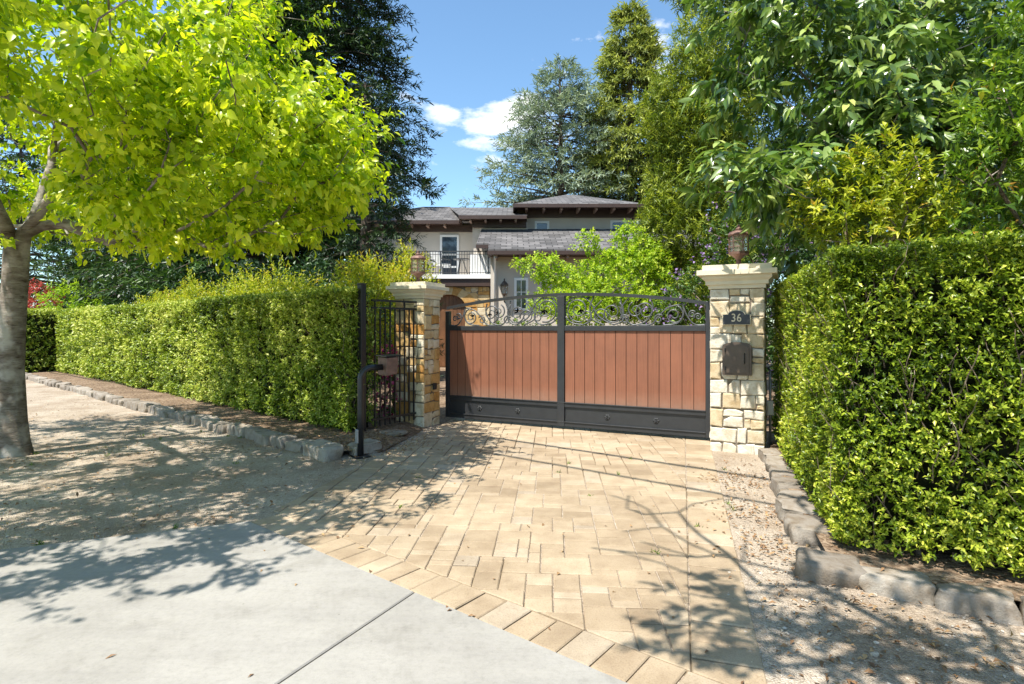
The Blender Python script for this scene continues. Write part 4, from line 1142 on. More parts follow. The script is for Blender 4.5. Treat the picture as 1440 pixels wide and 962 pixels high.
# ---- conifers
def conifer(name, label, loc, H, R, mat, seed, nb=150, sprays=16, leaf=.16, nl=9, z0=1.0, droopy=.25, top_pow=.85, ratio=.22, trunk_r=.3, group=None, tint0=.25, irregular=.3, upward=0.1, start_frac=.25, clump=.0):
    rng = np.random.default_rng(seed)
    t = thing(name, label, 'tree', loc, 0, group)
    mb = MB(); mb.tube([(0, 0, -.1), (0, 0, H*.3), (rng.normal(0, .1), 0, H*.65), (0, 0, H)], [trunk_r, trunk_r*.75, trunk_r*.4, .02], 10)
    O, A, TT = [], [], []
    for k in range(nb):
        f = rng.uniform(0, 1)**.85; z = z0+(H-z0)*f
        r = R*((1-f)**top_pow)*rng.uniform(1-irregular, 1+irregular*.6)+.15
        a = rng.uniform(0, 6.28); dr_ = np.array((math.cos(a), math.sin(a), 0))
        n = max(3, int(sprays*(r/R+.15)))
        pts = []
        for j in range(6):
            s = j/5; pts.append(dr_*r*s + np.array((0, 0, z+upward*r*s-droopy*r*s*s)))
        mb.tube(pts, [max(.008, .018*r*(1-s/5)) for s in range(6)], 4, False)
        for s in np.sqrt(rng.uniform(start_frac**2, 1, n)):
            p = dr_*r*s + np.array((0, 0, z+upward*r*s-droopy*r*s*s)); side = np.array((-dr_[1], dr_[0], 0))
            w = rng.normal(0, .16*r+.05)*(1.1-.5*s)
            O.append(p+side*w+rng.normal(0, .06, 3)); A.append(dr_*.9+side*np.sign(w)*.7+np.array((0, 0, -droopy*.8+upward))+rng.normal(0, .3, 3)); TT.append(s)
    O, A = np.array(O), np.array(A)
    LP, LD, LN, tt = shoots(O, A, leaf*2.2, nl, splay=.75, jit=.2, rng=rng)
    LN = np.tile([0, 0, 1.], (len(LP), 1))+rng.normal(0, .45, LP.shape)
    tint = tint0+.25*tt+np.repeat(.2*np.array(TT)+rng.normal(0, .12, len(O)), nl)+rng.normal(0, .1, len(LP))
    LL = leaf*rng.uniform(.7, 1.3, len(LP))
    mb.build('trunk', M['bark_dark'], t, smooth=True)
    leaves('crown', LP, LD, LN, LL, LL*ratio, tint, mat, t, NEEDLE, .12)
    return t
G1 = 'dark conifers behind the left hedge'
conifer('redwood_tree', 'tallest dark redwood behind the lime street tree, beside the sky', (-10.6, 29.5, 0), 31, 6.9, M['leaf_redwood'], 1, 600, 32, .27, 9, .6, .3, .5, .24, .4, G1)
conifer('redwood_tree', 'lower dark redwood overlapping the left end of the house', (-4.25, 16.5, 0), 8.6, 2.0, M['leaf_redwood'], 2, 190, 15, .14, 9, .3, .25, .55, .24, .25, G1)
conifer('redwood_tree', 'dark redwood in deep shade between the lime tree and the house', (-9.4, 21.5, 0), 16, 4.2, M['leaf_broadconif'], 3, 420, 24, .2, 9, .3, .3, .55, .26, .35, G1)
conifer('redwood_tree', 'dense dark conifer behind the middle of the left hedge', (-13.4, 24.5, 0), 15, 4.6, M['leaf_broadconif'], 4, 420, 24, .22, 9, .3, .3, .5, .26, .35, G1)
conifer('redwood_tree', 'dark conifer behind the far end of the left hedge near the trunk', (-21.5, 33.0, 0), 17, 5.6, M['leaf_broadconif'], 5, 420, 24, .28, 8, .3, .3, .5, .28, .4, G1)
conifer('cedar_tree', 'silvery blue-green cedar behind the house roof', (4.2, 50, 0), 24.8, 9.0, M['leaf_cedar'], 6, 230, 24, .42, 9, 3, .12, .62, .22, .6, None, .3, .4, .12)
conifer('redwood_tree', 'tall olive-green redwood rising highest behind the house', (10.6, 51, 0), 30.7, 7.0, M['leaf_tallconif'], 7, 400, 26, .46, 9, 4, .3, .78, .26, .7, None, .36, .45, .0)
conifer('redwood_tree', 'shaded conifer filling the gap right of the house', (15.5, 46, 0), 19, 5.5, M['leaf_broadconif'], 8, 230, 18, .42, 8, .5, .3, .5, .26, .5, None)

for i_, (s_, bk, hh, lb) in enumerate(((4.6, 3.0, 2.9, 'dark leafy shrub behind the photinia, second from the left pier'), (8.0, 3.2, 3.2, 'dark leafy shrub behind the middle of the long hedge'), (11.6, 3.2, 3.2, 'dark leafy shrub behind the far part of the long hedge'), (15.0, 3.0, 3.3, 'dark leafy shrub behind the far end of the long hedge'))):
    c_ = h0+hd*s_-hn*bk
    bush('background_shrub', lb, 'shrub', (c_.x, c_.y, 0), [((c_.x, c_.y, hh*.5), (1.9, 1.3, hh*.5)), ((c_.x+.8, c_.y-.4, hh*.62), (1.0, .9, hh*.4)), ((c_.x-1.0, c_.y+.4, hh*.68), (1.0, .9, hh*.4))], M['leaf_broadconif'], 700, .13, .42, .3, 9, 81+i_, tint0=.2, lo=.4, group='dark shrubs behind the long hedge')
# ---- right-hand trees and shrubs
bush('podocarpus_tree', 'yellow-green columnar evergreen with fine leaves behind the right pier', 'tree', (4.2, 13.2, 0),
     [((4.2, 13.2, z), (rx, rx, 1.1)) for z, rx in ((1.2, 1.2), (2.4, 1.2), (3.6, 1.15), (4.8, 1.1), (6.0, 1.0), (7.0, .85), (7.7, .6))]+[((3.4, 12.9, 6.3), (.5, .5, .9)), ((5.1, 13.2, 6.6), (.7, .7, 1.0)), ((3.3, 12.8, 3.6), (.5, .5, 1.2))],
     M['leaf_podo'], 8000, .11, .2, .24, 10, 31, NEEDLE, .05, splay=.8, trunk=[(4.2, 13.2, 0), (4.2, 13.2, 2), (4.2, 13.2, 4), (4.2, 13.2, 6)], nwood=60, uplift=.5, tint0=.34)
bush('evergreen_tree', 'tall dark fine-leaved evergreen spreading behind the column tree at the top', 'tree', (9.2, 18.5, 0),
     [((7.6, 18, 10.6), (2.2, 2, 1.6)), ((6.2, 17.5, 12.2), (1.5, 1.5, .9)), ((9.4, 18.5, 9.0), (2.8, 2.5, 2.4)), ((10, 18.5, 12.2), (3, 2.6, 1.9)), ((8.2, 18.2, 6.2), (2.2, 2.2, 2)), ((10.5, 18.5, 5.2), (2.8, 2.4, 2.6)), ((8.2, 17.6, 2.9), (2.2, 2, 2.3)), ((12.5, 18.5, 9), (2.5, 2.4, 3))],
     M['leaf_fine'], 8500, .18, .24, .4, 9, 32, NEEDLE, .1, trunk=[(9.2, 18.5, 0), (9.2, 18.5, 3), (9.1, 18.5, 5), (9.0, 18.4, 7)], nwood=90, tint0=.3, lo=.3)
bush('evergreen_tree', 'dark evergreen mass filling the right background behind the large-leaved tree', 'tree', (9.0, 10.5, 0),
     [((7.0, 10.8, 3.0), (1.6, 1.2, 2.2)), ((8.8, 10.2, 3.2), (1.6, 1.3, 2.6)), ((7.4, 10.6, 6.0), (1.7, 1.3, 2.0)), ((9.4, 10.4, 6.4), (1.9, 1.4, 2.2)), ((6.2, 11.4, 1.8), (1.2, 1.1, 1.6)), ((11, 10.4, 4), (1.8, 1.5, 3)), ((6.4, 9.2, 2.2), (1.5, 1.0, 1.9)), ((8.3, 9.4, 4.2), (1.6, 1.2, 2.5)), ((6.0, 9.0, 4.4), (1.3, .9, 1.3))],
     M['leaf_broadconif'], 4200, .17, .34, .32, 9, 33, SMALL, .1, trunk=[(9.0, 10.5, 0), (8.8, 10.5, 2), (8.6, 10.5, 4)], nwood=60, tint0=.15, lo=.3)
# large-leaved glossy tree
bl = [((3.9, 6.9, 4.6), (1.4, 1.1, .9)), ((5.3, 6.9, 4.9), (1.4, 1.2, 1.1)), ((4.3, 6.6, 3.7), (1.1, .9, .7)), ((3.3, 6.5, 3.05), (.75, .7, .45)), ((2.35, 5.9, 3.1), (.5, .4, .3)), ((2.95, 6.0, 2.98), (.55, .5, .32)), ((5.0, 6.6, 3.3), (1.2, 1, .9)), ((3.4, 6.9, 5.4), (1.1, 1, .7)), ((6.4, 6.9, 4.0), (1.2, 1.1, 1.4)), ((4.2, 7.0, 2.75), (.9, .8, .6))]
bush('loquat_tree', 'glossy large-leaved evergreen tree overhanging the right hedge and pier', 'tree', (5.0, 7.3, 0), bl, M['leaf_big'], 1450, .19, .36, .22, 9, 46, BIG, 1.1, splay=.75, trunk=[(5.0, 7.3, 0), (5.0, 7.3, .9), (4.9, 7.25, 1.8), (4.8, 7.2, 2.4)], nwood=130, tint0=.23, lo=.4, curl=.2, smooth=True, bark='bark', uplift=.35, wood_scale=1.1)
bush('yellow_shrub', 'yellow-green bushy shrub rising behind the right hedge', 'shrub', (3.5, 5.6, 0), [((3.5, 5.75, 2.75), (.62, .5, .48)), ((3.75, 5.8, 3.05), (.42, .4, .42)), ((3.15, 5.7, 2.62), (.32, .3, .25)), ((4.0, 5.6, 2.6), (.45, .4, .45)), ((3.5, 5.7, 1.4), (.5, .4, .6))], M['leaf_pitto'], 480, .085, .36, .17, 10, 42, uplift=.7, splay=.8, trunk=[(3.5, 5.6, 0), (3.5, 5.6, .7), (3.45, 5.5, 1.3)], nwood=50, bark='twig', tint0=.32)
bush('bay_tree', 'upright bay tree with orange-tinged leaves at the right edge', 'tree', (4.7, 5.1, 0), [((4.35, 4.85, 2.7), (.6, .5, .6)), ((4.6, 5.0, 3.4), (.6, .5, .6)), ((5.1, 5.0, 3.0), (.7, .6, .9)), ((4.45, 5.0, 3.9), (.35, .35, .45)), ((4.1, 4.85, 3.05), (.35, .35, .35)), ((4.9, 5.0, 4.1), (.5, .5, .5)), ((4.7, 5.1, 1.8), (.7, .6, .9))], M['leaf_bay'], 720, .095, .34, .2, 10, 43, uplift=.8, splay=.75, trunk=[(4.7, 5.1, 0), (4.7, 5.1, 1), (4.7, 5.1, 1.9)], nwood=60, bark='twig', tint0=.28)
bush('purple_flowering_shrub', 'purple-flowered dark green shrub behind the gate and right pier', 'shrub', (3.3, 9.2, 0), [((3.2, 9.1, 1.9), (.75, .5, .8)), ((3.7, 9.0, 2.75), (.8, .5, .8)), ((2.75, 9.3, 1.5), (.6, .5, .9)), ((4.2, 9.2, 2.3), (.7, .5, .9)), ((3.4, 9.3, .9), (1.0, .5, .8))], M['leaf_green'], 1300, .06, .42, .2, 9, 51, flowers=(M['flower_purple'], 260, .036), trunk=[(3.3, 9.3, 0), (3.3, 9.3, .5), (3.3, 9.3, .9)], nwood=50, bark='twig', tint0=.18, droop=.2)
mp_bl = []
rm = random.Random(4)
for (u, v, y, rx, rz) in ((760, 372, 12, .5, .22), (790, 392, 12.2, .7, .25), (835, 385, 12, .7, .28), (880, 372, 12.3, .7, .3), (826, 340, 12, .27, .25), (884, 334, 12.4, .4, .3), (905, 355, 12.5, .5, .35), (915, 395, 12.3, .5, .35), (850, 412, 11.8, .9, .3), (780, 425, 11.8, .6, .25), (900, 430, 12, .7, .35), (820, 440, 11.6, .7, .25), (870, 360, 12.2, .5, .2), (925, 372, 12.4, .35, .3)):
    c = at(u, v, y); mp_bl.append((tuple(c), (rx, rx*.8, rz)))
bush('japanese_maple', 'bright yellow-green Japanese maple behind the middle of the gate', 'tree', (1.9, 12.2, 0), mp_bl, M['leaf_maple'], 2100, .075, .5, .17, 8, 52, splay=1.0, droop=.15, trunk=[(1.9, 12.2, 0), (1.9, 12.2, .5), (1.88, 12.2, 1.0)], nwood=110, bark='bark_dark', tint0=.3, uplift=.1, lo=.3)
bush('low_shrub', 'low rounded green shrub behind the scrollwork left of the maple', 'shrub', (-.1, 12.6, 0), [((-.1, 12.6, 1.0), (1.0, .7, .85)), ((1.0, 12.9, .8), (.9, .7, .9)), ((2.7, 12.9, 1.0), (1.2, .7, .95))], M['leaf_green'], 900, .07, .42, .18, 9, 53, tint0=.4)
bush('red_flowering_shrub', 'red-flowered shrub far left beyond the hedge end', 'shrub', (-22.9, 27.3, 0), [((-22.9, 27.3, 2.7), (1.0, 1.0, .9)), ((-22.9, 27.3, 1.4), (.9, .9, 1.2))], M['leaf_red'], 500, .14, .4, .3, 8, 61, trunk=[(-22.9, 27.3, 0), (-22.9, 27.3, 1), (-22.9, 27.3, 1.6)], nwood=30)
bush('garden_shrub', 'bright green shrub beyond the far end of the left hedge', 'shrub', (-20.3, 26.0, 0), [((-20.3, 26.0, 2.6), (1.2, 1.0, 1.0)), ((-21.0, 26.2, 1.4), (1.2, 1.0, 1.2)), ((-19.6, 25.9, 1.5), (1.2, 1, 1.2))], M['leaf_maple'], 600, .14, .42, .3, 8, 62, tint0=.15)
# more distant greenery: a hedge beyond the next drive and a backdrop of trees
conifer('conifer_tree', 'distant dark tree at the far left behind the street tree trunk', (-38, 44, 0), 18, 6.5, M['leaf_broadconif'], 71, 230, 16, .34, 8, .4, .3, .5, .28, .4, 'far trees on the left')
conifer('conifer_tree', 'distant dark tree outside the left edge beyond the street tree', (-50, 46, 0), 19, 6.5, M['leaf_broadconif'], 72, 200, 16, .38, 8, .4, .3, .5, .28, .4, 'far trees on the left')
# far neighbour's pier with pale cap, and a white car
t = thing('neighbour_pier', 'pale flat cap of a distant pier behind the far hedge end', 'pier', tuple(h1+hd*1.3-hn*1.6), .7)
mb = MB(); mb.box((-.3, -.3, 0), (.3, .3, 2.0)); mb.build('stone_shaft', M['stone_r'], t)
mb = MB(); mb.square([(.36, 0), (.36, .06), (.5, .14), (.5, .22), (.45, .24)], (0, 0, 2.002)); mb.build('cap', M['capstone'], t)
def car(loc, rz):
    t = thing('parked_car', 'white car parked far left behind the street tree trunk', 'car', loc, rz)
    side = [(-2.2, .35), (2.15, .35), (2.25, .6), (2.1, .8), (1.2, .92), (.55, 1.4), (-1.3, 1.45), (-2.0, .98), (-2.25, .9)]
    mb = MB(); n = len(side)
    tw = [1 if z < 1 else .82 for x, z in side]
    mb.add([(x, -.88*w, z) for (x, z), w in zip(side, tw)]+[(x, .88*w, z) for (x, z), w in zip(side, tw)], [tuple(range(n)), tuple(range(2*n-1, n-1, -1))]+[(i, n+i, n+(i+1) % n, (i+1) % n) for i in range(n)])
    mb.build('body', M['car_white'], t, bevel=.05)
    for sy in (-1, 1):
        mb = MB(); w = [(.95, .97), (.45, 1.34), (-1.2, 1.38), (-1.8, 1.0)]
        mb.add([(x, sy*(.885 if z < 1.1 else .76), z) for x, z in w], [(0, 1, 2, 3) if sy > 0 else (3, 2, 1, 0)]); mb.build('side_window', M['glass'], t)
        for x in (-1.35, 1.35):
            mb = MB(); mb.tube([(x, sy*.68, .33), (x, sy*.90, .33)], .33, 18); wh = mb.build('wheel', M['rubber'], t)
            mb = MB(); mb.tube([(x, sy*.89, .33), (x, sy*.915, .33)], .2, 12); mb.build('rim', M['pipe'], wh)
        mb = MB(); mb.box((-2.27, sy*.6-.15, .7), (-2.2, sy*.6+.15, .85)); mb.build('tail_light', M['leaf_red'], t)
    return t
car((-28.4, 33.2, 0), math.radians(140))

# ================================================================== THE HOUSE
H = thing('house', 'two-storey grey-beige stucco house with slate roofs and brown eaves behind the gate', 'house', (0, 24, 0))
HO = Vector((0, 24, 0))
def hb(name, mat, *boxes, parent=H, bevel=0.0):
    mb = MB()
    for lo, hi in boxes: mb.box(Vector(lo)-HO, Vector(hi)-HO)
    return mb.build(name, mat, parent, bevel=bevel)
# walls
hb('wall', M['stucco'], ((-6.6, 24.5, 0), (-.05, 31, 5.95)), ((-1.66, 23.9, 0), (.66, 24.497, 5.95)), ((.63, 24.3, 0), (5.12, 31, 6.5)), ((-.79, 21.0, 0), (7.2, 24.297, 4.2)), ((-1.5, 22.2, 0), (-.793, 23.897, 4.6)))
# roofs
def roofmesh(name, vs, fs, mat=M['roof'], parent=H):
    mb = MB(); mb.add([Vector(v)-HO for v in vs], fs); return mb.build(name, mat, parent)
def slab_roof(name, poly, th=.1):                       # a sloping roof plane with thickness
    n = len(poly); vs = [Vector(p) for p in poly]+[Vector(p)-Vector((0, 0, th)) for p in poly]
    return roofmesh(name, vs, [tuple(range(n)), tuple(range(2*n-1, n-1, -1))]+[(i, n+i, n+(i+1) % n, (i+1) % n) for i in range(n)])
ye, ze, sl = 20.2, 4.3, .36
rz_ = lambda y: ze+sl*(y-ye)
slab_roof('wing_roof', [(-.85, ye, ze), (7.6, ye, ze), (7.6, 24.0, rz_(24.0)), (-1.28, 24.0, rz_(24.0)), (-1.32, 21.2, rz_(21.2)), (-.87, 21.2, rz_(21.2))], .06)
slab_roof('wing_roof', [(7.6, 24.0, rz_(24.0)), (7.6, 24.29, rz_(24.0)-.1), (-1.28, 24.29, rz_(24.0)-.1), (-1.28, 24.0, rz_(24.0))], .06)
hb('fascia', M['brown'], ((-.87, ye-.03, ze-.2), (7.6, ye+.02, ze-.062)), ((-.87, ye+.02, ze-.2), (-.82, 21.2, ze-.062)), ((-1.34, 21.18, rz_(21.2)-.2), (-.87, 21.23, rz_(21.2)-.062)), ((-1.34, 21.23, rz_(21.2)-.2), (-1.29, 23.9, rz_(21.2)-.05)), ((-.818, ye+.022, ze-.19), (7.6, 21.0, ze-.165)))
for k in range(10):
    hb('rafter_tail', M['tail'], ((-.6+k*.85, 20.3, ze-.32), (-.52+k*.85, 20.99, ze-.192)))
def hip(name, x0, x1, y0, y1, z, zr, xr0, xr1, yr):
    vs = [(x0, y0, z), (x1, y0, z), (x1, y1, z), (x0, y1, z), (xr0, yr, zr), (xr1, yr, zr)]
    roofmesh(name, vs, [(0, 1, 5, 4), (1, 2, 5), (2, 3, 4, 5), (3, 0, 4), (3, 2, 1, 0)])
hip('tower_roof', .06, 5.5, 23.2, 31.5, 6.56, 7.86, 2.55, 2.95, 27.2)
hb('tower_fascia', M['brown'], ((.04, 23.17, 6.41), (5.52, 23.22, 6.557)), ((.04, 23.22, 6.41), (.09, 31.5, 6.557)), ((5.47, 23.22, 6.41), (5.52, 31.5, 6.557)), ((.092, 23.222, 6.50), (5.468, 24.299, 6.54)), ((.2, 24.15, 6.2), (5.4, 24.297, 6.5)))
for k in range(7):
    hb('rafter_tail', M['tail'], ((.55+k*.72, 23.3, 6.34), (.64+k*.72, 24.14, 6.498)))
hip('main_roof', -7.5, -1.05, 23.7, 33, 5.98, 7.5, -4.4, -3.1, 28.2)
hip('main_roof', -2.15, .62, 23.1, 33, 6.07, 7.42, -3.1, .619, 28.0)
hb('main_fascia', M['brown'], ((-7.5, 23.67, 5.83), (-2.2, 23.72, 5.977)), ((-2.17, 23.07, 5.92), (.6, 23.12, 6.067)), ((-2.17, 23.12, 5.92), (-2.12, 24.3, 6.067)), ((-7.5, 23.722, 5.9), (-2.2, 24.498, 5.94)), ((-2.118, 23.122, 5.98), (.6, 23.898, 6.02)), ((-6.6, 24.35, 5.62), (-1.67, 24.497, 5.9)), ((-1.66, 23.75, 5.7), (.6, 23.897, 5.98)))
for k in range(14):
    x = -7.2+k*.72
    if x < -2.3: hb('rafter_tail', M['tail'], ((x, 23.8, 5.76), (x+.09, 24.34, 5.898)))
for k in range(4):
    hb('rafter_tail', M['tail'], ((-1.75+k*.62, 23.2, 5.85), (-1.66+k*.62, 23.74, 5.978)))
# windows
def window(x0, x1, z0, z1, y, name='window', sub='frame', mull=True):
    w = hb(name, M['white'], ((x0, y-.05, z0), (x0+.09, y-.001, z1)), ((x1-.09, y-.05, z0), (x1, y-.001, z1)), ((x0+.09, y-.05, z1-.09), (x1-.09, y-.001, z1)), ((x0+.09, y-.06, z0), (x1-.09, y-.001, z0+.07)))
    hb('pane', M['glass'], ((x0+.09, y-.02, z0+.07), (x1-.09, y-.002, z1-.09)), parent=w)
    if mull: hb('glazing_bar', M['white'], (((x0+x1)/2-.012, y-.034, z0+.07), ((x0+x1)/2+.012, y-.021, z1-.09)), ((x0+.09, y-.034, z0+(z1-z0)*.55), ((x0+x1)/2-.013, y-.021, z0+(z1-z0)*.55+.025)), (((x0+x1)/2+.013, y-.034, z0+(z1-z0)*.55), (x1-.09, y-.021, z0+(z1-z0)*.55+.025)), parent=w)
    return w
window(.97, 1.59, 5.2, 6.05, 24.3, mull=False); window(4.2, 4.85, 5.2, 6.08, 24.3, mull=False)
window(.08, .60, 2.15, 3.34, 21.0); window(2.6, 3.6, 2.0, 3.3, 21.0)
bd_ = window(-3.1, -2.28, 3.53, 5.5, 24.5, 'balcony_door', mull=False)
hb('glazing_bar', M['white'], ((-3.01, 24.464, 4.62), (-2.37, 24.479, 4.68)), ((-3.01, 24.464, 4.08), (-2.37, 24.479, 4.16)), parent=bd_)
# balcony
bal = hb('balcony', M['white'], ((-4.6, 21.5, 3.36), (-.80, 24.495, 3.52)))
hb('beam', M['brown'], ((-4.55, 21.56, 3.08), (-.80, 21.75, 3.357)), parent=bal)
hb('sunlit_wall_piece', M['white'], ((-1.62, 22.0, 3.521), (-.80, 22.19, 4.35)), parent=bal)  # white block; its colour stands in for sunlight on the wing wall
mb = MB()
for k in range(37):
    x = -4.5+k*.1; w = .02 if k % 18 == 0 else .008
    mb.box(Vector((x-w, 21.56-w, 3.52))-HO, Vector((x+w, 21.56+w, 4.38))-HO)
mb.box(Vector((-4.55, 21.535, 4.381))-HO, Vector((-.81, 21.585, 4.415))-HO); mb.box(Vector((-4.55, 21.545, 4.27))-HO, Vector((-.81, 21.575, 4.285))-HO); mb.box(Vector((-4.55, 21.545, 3.58))-HO, Vector((-.81, 21.575, 3.6))-HO)
mb.build('railing', M['iron'], bal)
# entry under the balcony: stone wall with an arched plank door
mb = MB(); mb.cur = .03; EY = 21.76
mb.box(Vector((-4.6, EY, 0))-HO, Vector((-3.05, EY+.3, 3.07))-HO); mb.box(Vector((-1.79, EY, 0))-HO, Vector((-.85, EY+.3, 3.07))-HO); mb.box(Vector((-3.05, EY, 2.9))-HO, Vector((-1.79, EY+.3, 3.07))-HO)
ashlar(mb, Vector((-4.6, EY, 0))-HO, Vector((1, 0, 0)), Vector((0, -1, 0)), 1.55, 3.07, 91, cell=.34)
ashlar(mb, Vector((-1.79, EY, 0))-HO, Vector((1, 0, 0)), Vector((0, -1, 0)), .94, 3.07, 92, cell=.30)
for k in range(9):                                      # arch stones
    a0, a1 = PI*k/9, PI*(k+1)/9; mb.cur = random.uniform(.1, .9)
    r0_, r1_ = .64, 1.05; cz = 2.3; xc = -2.42
    P4 = [(xc+r0_*math.cos(a0), cz+r0_*.75*math.sin(a0)), (xc+r1_*math.cos(a0), cz+r1_*.75*math.sin(a0)), (xc+r1_*math.cos(a1), cz+r1_*.75*math.sin(a1)), (xc+r0_*math.cos(a1), cz+r0_*.75*math.sin(a1))]
    vs = [Vector((x, EY-.03, min(z, 3.068)))-HO for x, z in P4]+[Vector((x, EY+.22, min(z, 3.068)))-HO for x, z in P4]
    mb.add(vs, [(0, 1, 2, 3), (7, 6, 5, 4), (0, 4, 5, 1), (1, 5, 6, 2), (2, 6, 7, 3), (3, 7, 4, 0)])
mb.build('entry_stonework', M['stone_l'], H)
mb = MB()
for k in range(8): mb.box(Vector((-3.05+k*.1575+.004, EY+.14+(k % 2)*.006, 0))-HO, Vector((-3.05+(k+1)*.1575-.004, EY+.2, 2.95))-HO)
mb.build('entry_door', M['door_wood'], H)
# downspout and wall lantern
mb = MB(); mb.tube([Vector(p)-HO for p in ((-.62, 20.4, 4.1), (-.62, 20.5, 3.95), (-.62, 20.93, 3.6), (-.62, 20.93, .1))], .045, 8); mb.build('downspout', M['white'], H, smooth=True)
mb = MB(); c = Vector((-.28, 20.78, 2.75))-HO
mb.lathe([(.02, -.1), (.05, -.06), (.11, -.02), (.11, .0)], 8, c); mb.lathe([(.15, .29), (.15, .32), (.08, .42), (.02, .48), (.03, .52), (.005, .56)], 8, c)
for k in range(4): mb.bar(c+Vector((.10*math.cos(k*PI/2+.4), .10*math.sin(k*PI/2+.4), 0)), c+Vector((.13*math.cos(k*PI/2+.4), .13*math.sin(k*PI/2+.4), .29)), .02, .02)
mb.box(c+Vector((-.03, .0, .28)), c+Vector((.03, .215, .33))); wl_ = mb.build('wall_lantern', M['mailbox'], H)
mb = MB(); mb.lathe([(.085, .001), (.11, .289)], 8, c); mb.build('glass', M['lantern_glass'], wl_)
# balcony furniture
def patio_chair(label, loc, rz):
    t = thing('patio_chair', label, 'chair', loc, rz, 'chairs on the balcony')
    mb = MB(); mb.box((-.25, -.25, .42), (.25, .25, .47)); mb.build('seat', M['cushion'], t, bevel=.015)
    mb = MB(); mb.add([(-.25, .22, .47), (.25, .22, .47), (.25, .34, .95), (-.25, .34, .95), (-.25, .26, .47), (.25, .26, .47), (.25, .38, .95), (-.25, .38, .95)], [(0, 1, 2, 3), (7, 6, 5, 4), (0, 4, 5, 1), (1, 5, 6, 2), (2, 6, 7, 3), (3, 7, 4, 0)]); mb.build('backrest', M['cushion'], t)
    for sx in (-1, 1):
        for sy in (-1, 1):
            mb = MB(); mb.bar((sx*.22, sy*.22, .42), (sx*.25, sy*.27, 0), .03, .03); mb.build('leg', M['wicker_dark'], t)
        mb = MB(); mb.bar((sx*.27, -.24, .64), (sx*.27, .27, .66), .04, .03); mb.bar((sx*.26, -.22, .47), (sx*.27, -.22, .64), .025, .025); mb.build('armrest', M['wicker_dark'], t)
patio_chair('pale patio chair in front of the balcony door', (-2.75, 22.3, 3.522), 2.4)
patio_chair('pale tilted patio chair at the right of the balcony', (-1.35, 22.6, 3.522), -1.9)
t = thing('patio_table', 'small dark round table between the balcony chairs', 'table', (-2.0, 22.4, 3.522))
mb = MB(); mb.lathe([(.33, .66), (.33, .69)], 16); mb.build('tabletop', M['wicker_dark'], t)
for k in range(3):
    a = k*2.094; mb = MB(); mb.bar((.06*math.cos(a), .06*math.sin(a), .66), (.28*math.cos(a), .28*math.sin(a), 0), .03, .03); mb.build('leg', M['wicker_dark'], t)

# ================================================================== SKY, SUN, CAMERA
w = bpy.data.worlds.new('World'); scn.world = w; w.use_nodes = True
nt = w.node_tree; bg = nt.nodes['Background']; out = nt.nodes['World Output']
sky = nt.nodes.new('ShaderNodeTexSky'); sky.sky_type = 'NISHITA'; sky.sun_disc = False
sky.sun_elevation = SUN_EL; sky.sun_rotation = math.atan2(SUN_AZ.x, SUN_AZ.y); sky.altitude = 50; sky.air_density = 1.0; sky.dust_density = .6; sky.ozone_density = 1.0
bg.inputs['Strength'].default_value = .132
nt.links.new(mixc(nt, sky.outputs[0], (.84, 1.02, 1.06), 1.0, 'MULTIPLY'), bg.inputs['Color'])
tc = nt.nodes.new('ShaderNodeTexCoord'); sx = nt.nodes.new('ShaderNodeSeparateXYZ'); nt.links.new(tc.outputs['Generated'], sx.inputs[0])
def mth(op, a, b=None, clamp=False):
    n = nt.nodes.new('ShaderNodeMath'); n.operation = op; n.use_clamp = clamp
    for i, v in enumerate((a, b)):
        if v is None: continue
        if hasattr(v, 'links'): nt.links.new(v, n.inputs[i])
        else: n.inputs[i].default_value = v
    return n.outputs[0]
az = mth('ARCTAN2', sx.outputs[0], sx.outputs[1]); el = mth('ARCSINE', sx.outputs[2])
cn = nt.nodes.new('ShaderNodeTexNoise'); cn.inputs['Scale'].default_value = 13; cn.inputs['Detail'].default_value = 9; cn.inputs['Roughness'].default_value = .6
mpn = nt.nodes.new('ShaderNodeMapping'); mpn.inputs['Scale'].default_value = (1, 1, 2.2); nt.links.new(tc.outputs['Generated'], mpn.inputs[0]); nt.links.new(mpn.outputs[0], cn.inputs['Vector'])
tot = None
def cloud(az0, el0, ra, re, amp):
    global tot
    dx = mth('DIVIDE', mth('SUBTRACT', az, az0), ra); dy = mth('DIVIDE', mth('SUBTRACT', el, el0), re)
    d = mth('SQRT', mth('ADD', mth('MULTIPLY', dx, dx), mth('MULTIPLY', dy, dy)))
    m_ = mth('MULTIPLY', mth('SUBTRACT', 1.0, d, True), amp)
    tot = m_ if tot is None else mth('MAXIMUM', tot, m_)
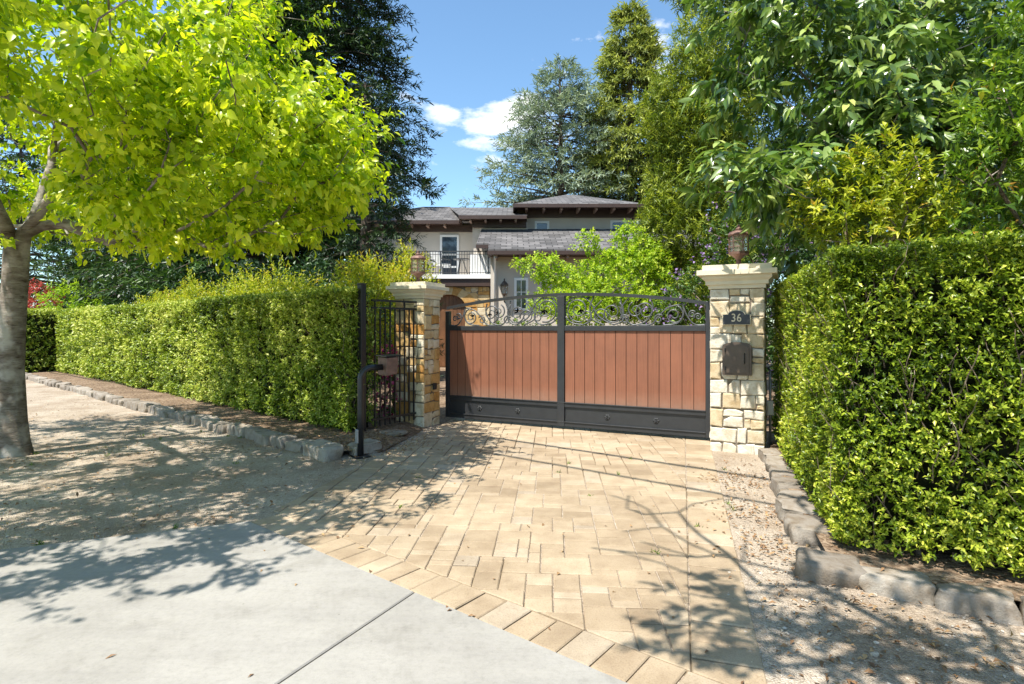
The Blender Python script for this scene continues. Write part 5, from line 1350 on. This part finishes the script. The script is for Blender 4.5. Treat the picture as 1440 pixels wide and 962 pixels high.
def px(u, v):
    d = Vector(((u-720)/800, 1, (461-v)/800)).normalized(); return math.atan2(d.x, d.y), math.asin(d.z)
for u, v, ru, rv, amp in ((710, 174, 135, 48, 1.0), (745, 165, 75, 40, 1.0), (628, 165, 60, 26, .88), (705, 200, 95, 26, .9), (785, 103, 42, 16, .75), (925, 62, 60, 40, .85), (690, 228, 60, 22, .55), (640, 265, 90, 22, .35), (930, 110, 50, 40, .8), (640, 140, 160, 8, .15)):
    a_, e_ = px(u, v); cloud(a_, e_, ru/800*1.0, rv/800*.95, amp)
dens = mth('SUBTRACT', mth('ADD', mth('MULTIPLY', tot, .95), mth('MULTIPLY', cn.outputs['Fac'], 2.1)), 1.36)
dens = mth('MULTIPLY', dens, 1.9, True)
bg2 = nt.nodes.new('ShaderNodeBackground'); bg2.inputs['Color'].default_value = (1, .985, .97, 1); bg2.inputs['Strength'].default_value = .95
mx = nt.nodes.new('ShaderNodeMixShader'); nt.links.new(mth('MULTIPLY', dens, .9), mx.inputs[0]); nt.links.new(bg.outputs[0], mx.inputs[1]); nt.links.new(bg2.outputs[0], mx.inputs[2])
nt.links.new(mx.outputs[0], out.inputs['Surface'])

sl_ = bpy.data.lights.new('sun', 'SUN'); sl_.energy = 5.0; sl_.angle = math.radians(.5); sl_.color = (1, .955, .88)
so = bpy.data.objects.new('sun', sl_); COL.objects.link(so); so.rotation_euler = TO_SUN.to_track_quat('Z', 'Y').to_euler(); so.location = (-8, -8, 25)

cam = bpy.data.cameras.new('camera'); cam.sensor_width = 36; cam.lens = 20.0; cam.shift_y = -20/1440; cam.clip_end = 2000; cam.clip_start = .05
co = bpy.data.objects.new('camera', cam); COL.objects.link(co); co.location = (0, 0, CAM_H); co.rotation_euler = (PI/2, 0, 0)
scn.camera = co
scn.view_settings.view_transform = 'Standard'; scn.view_settings.look = 'None'; scn.view_settings.gamma = 1; scn.view_settings.exposure = 0.9
scn.cycles.max_bounces = 8; scn.cycles.transparent_max_bounces = 8
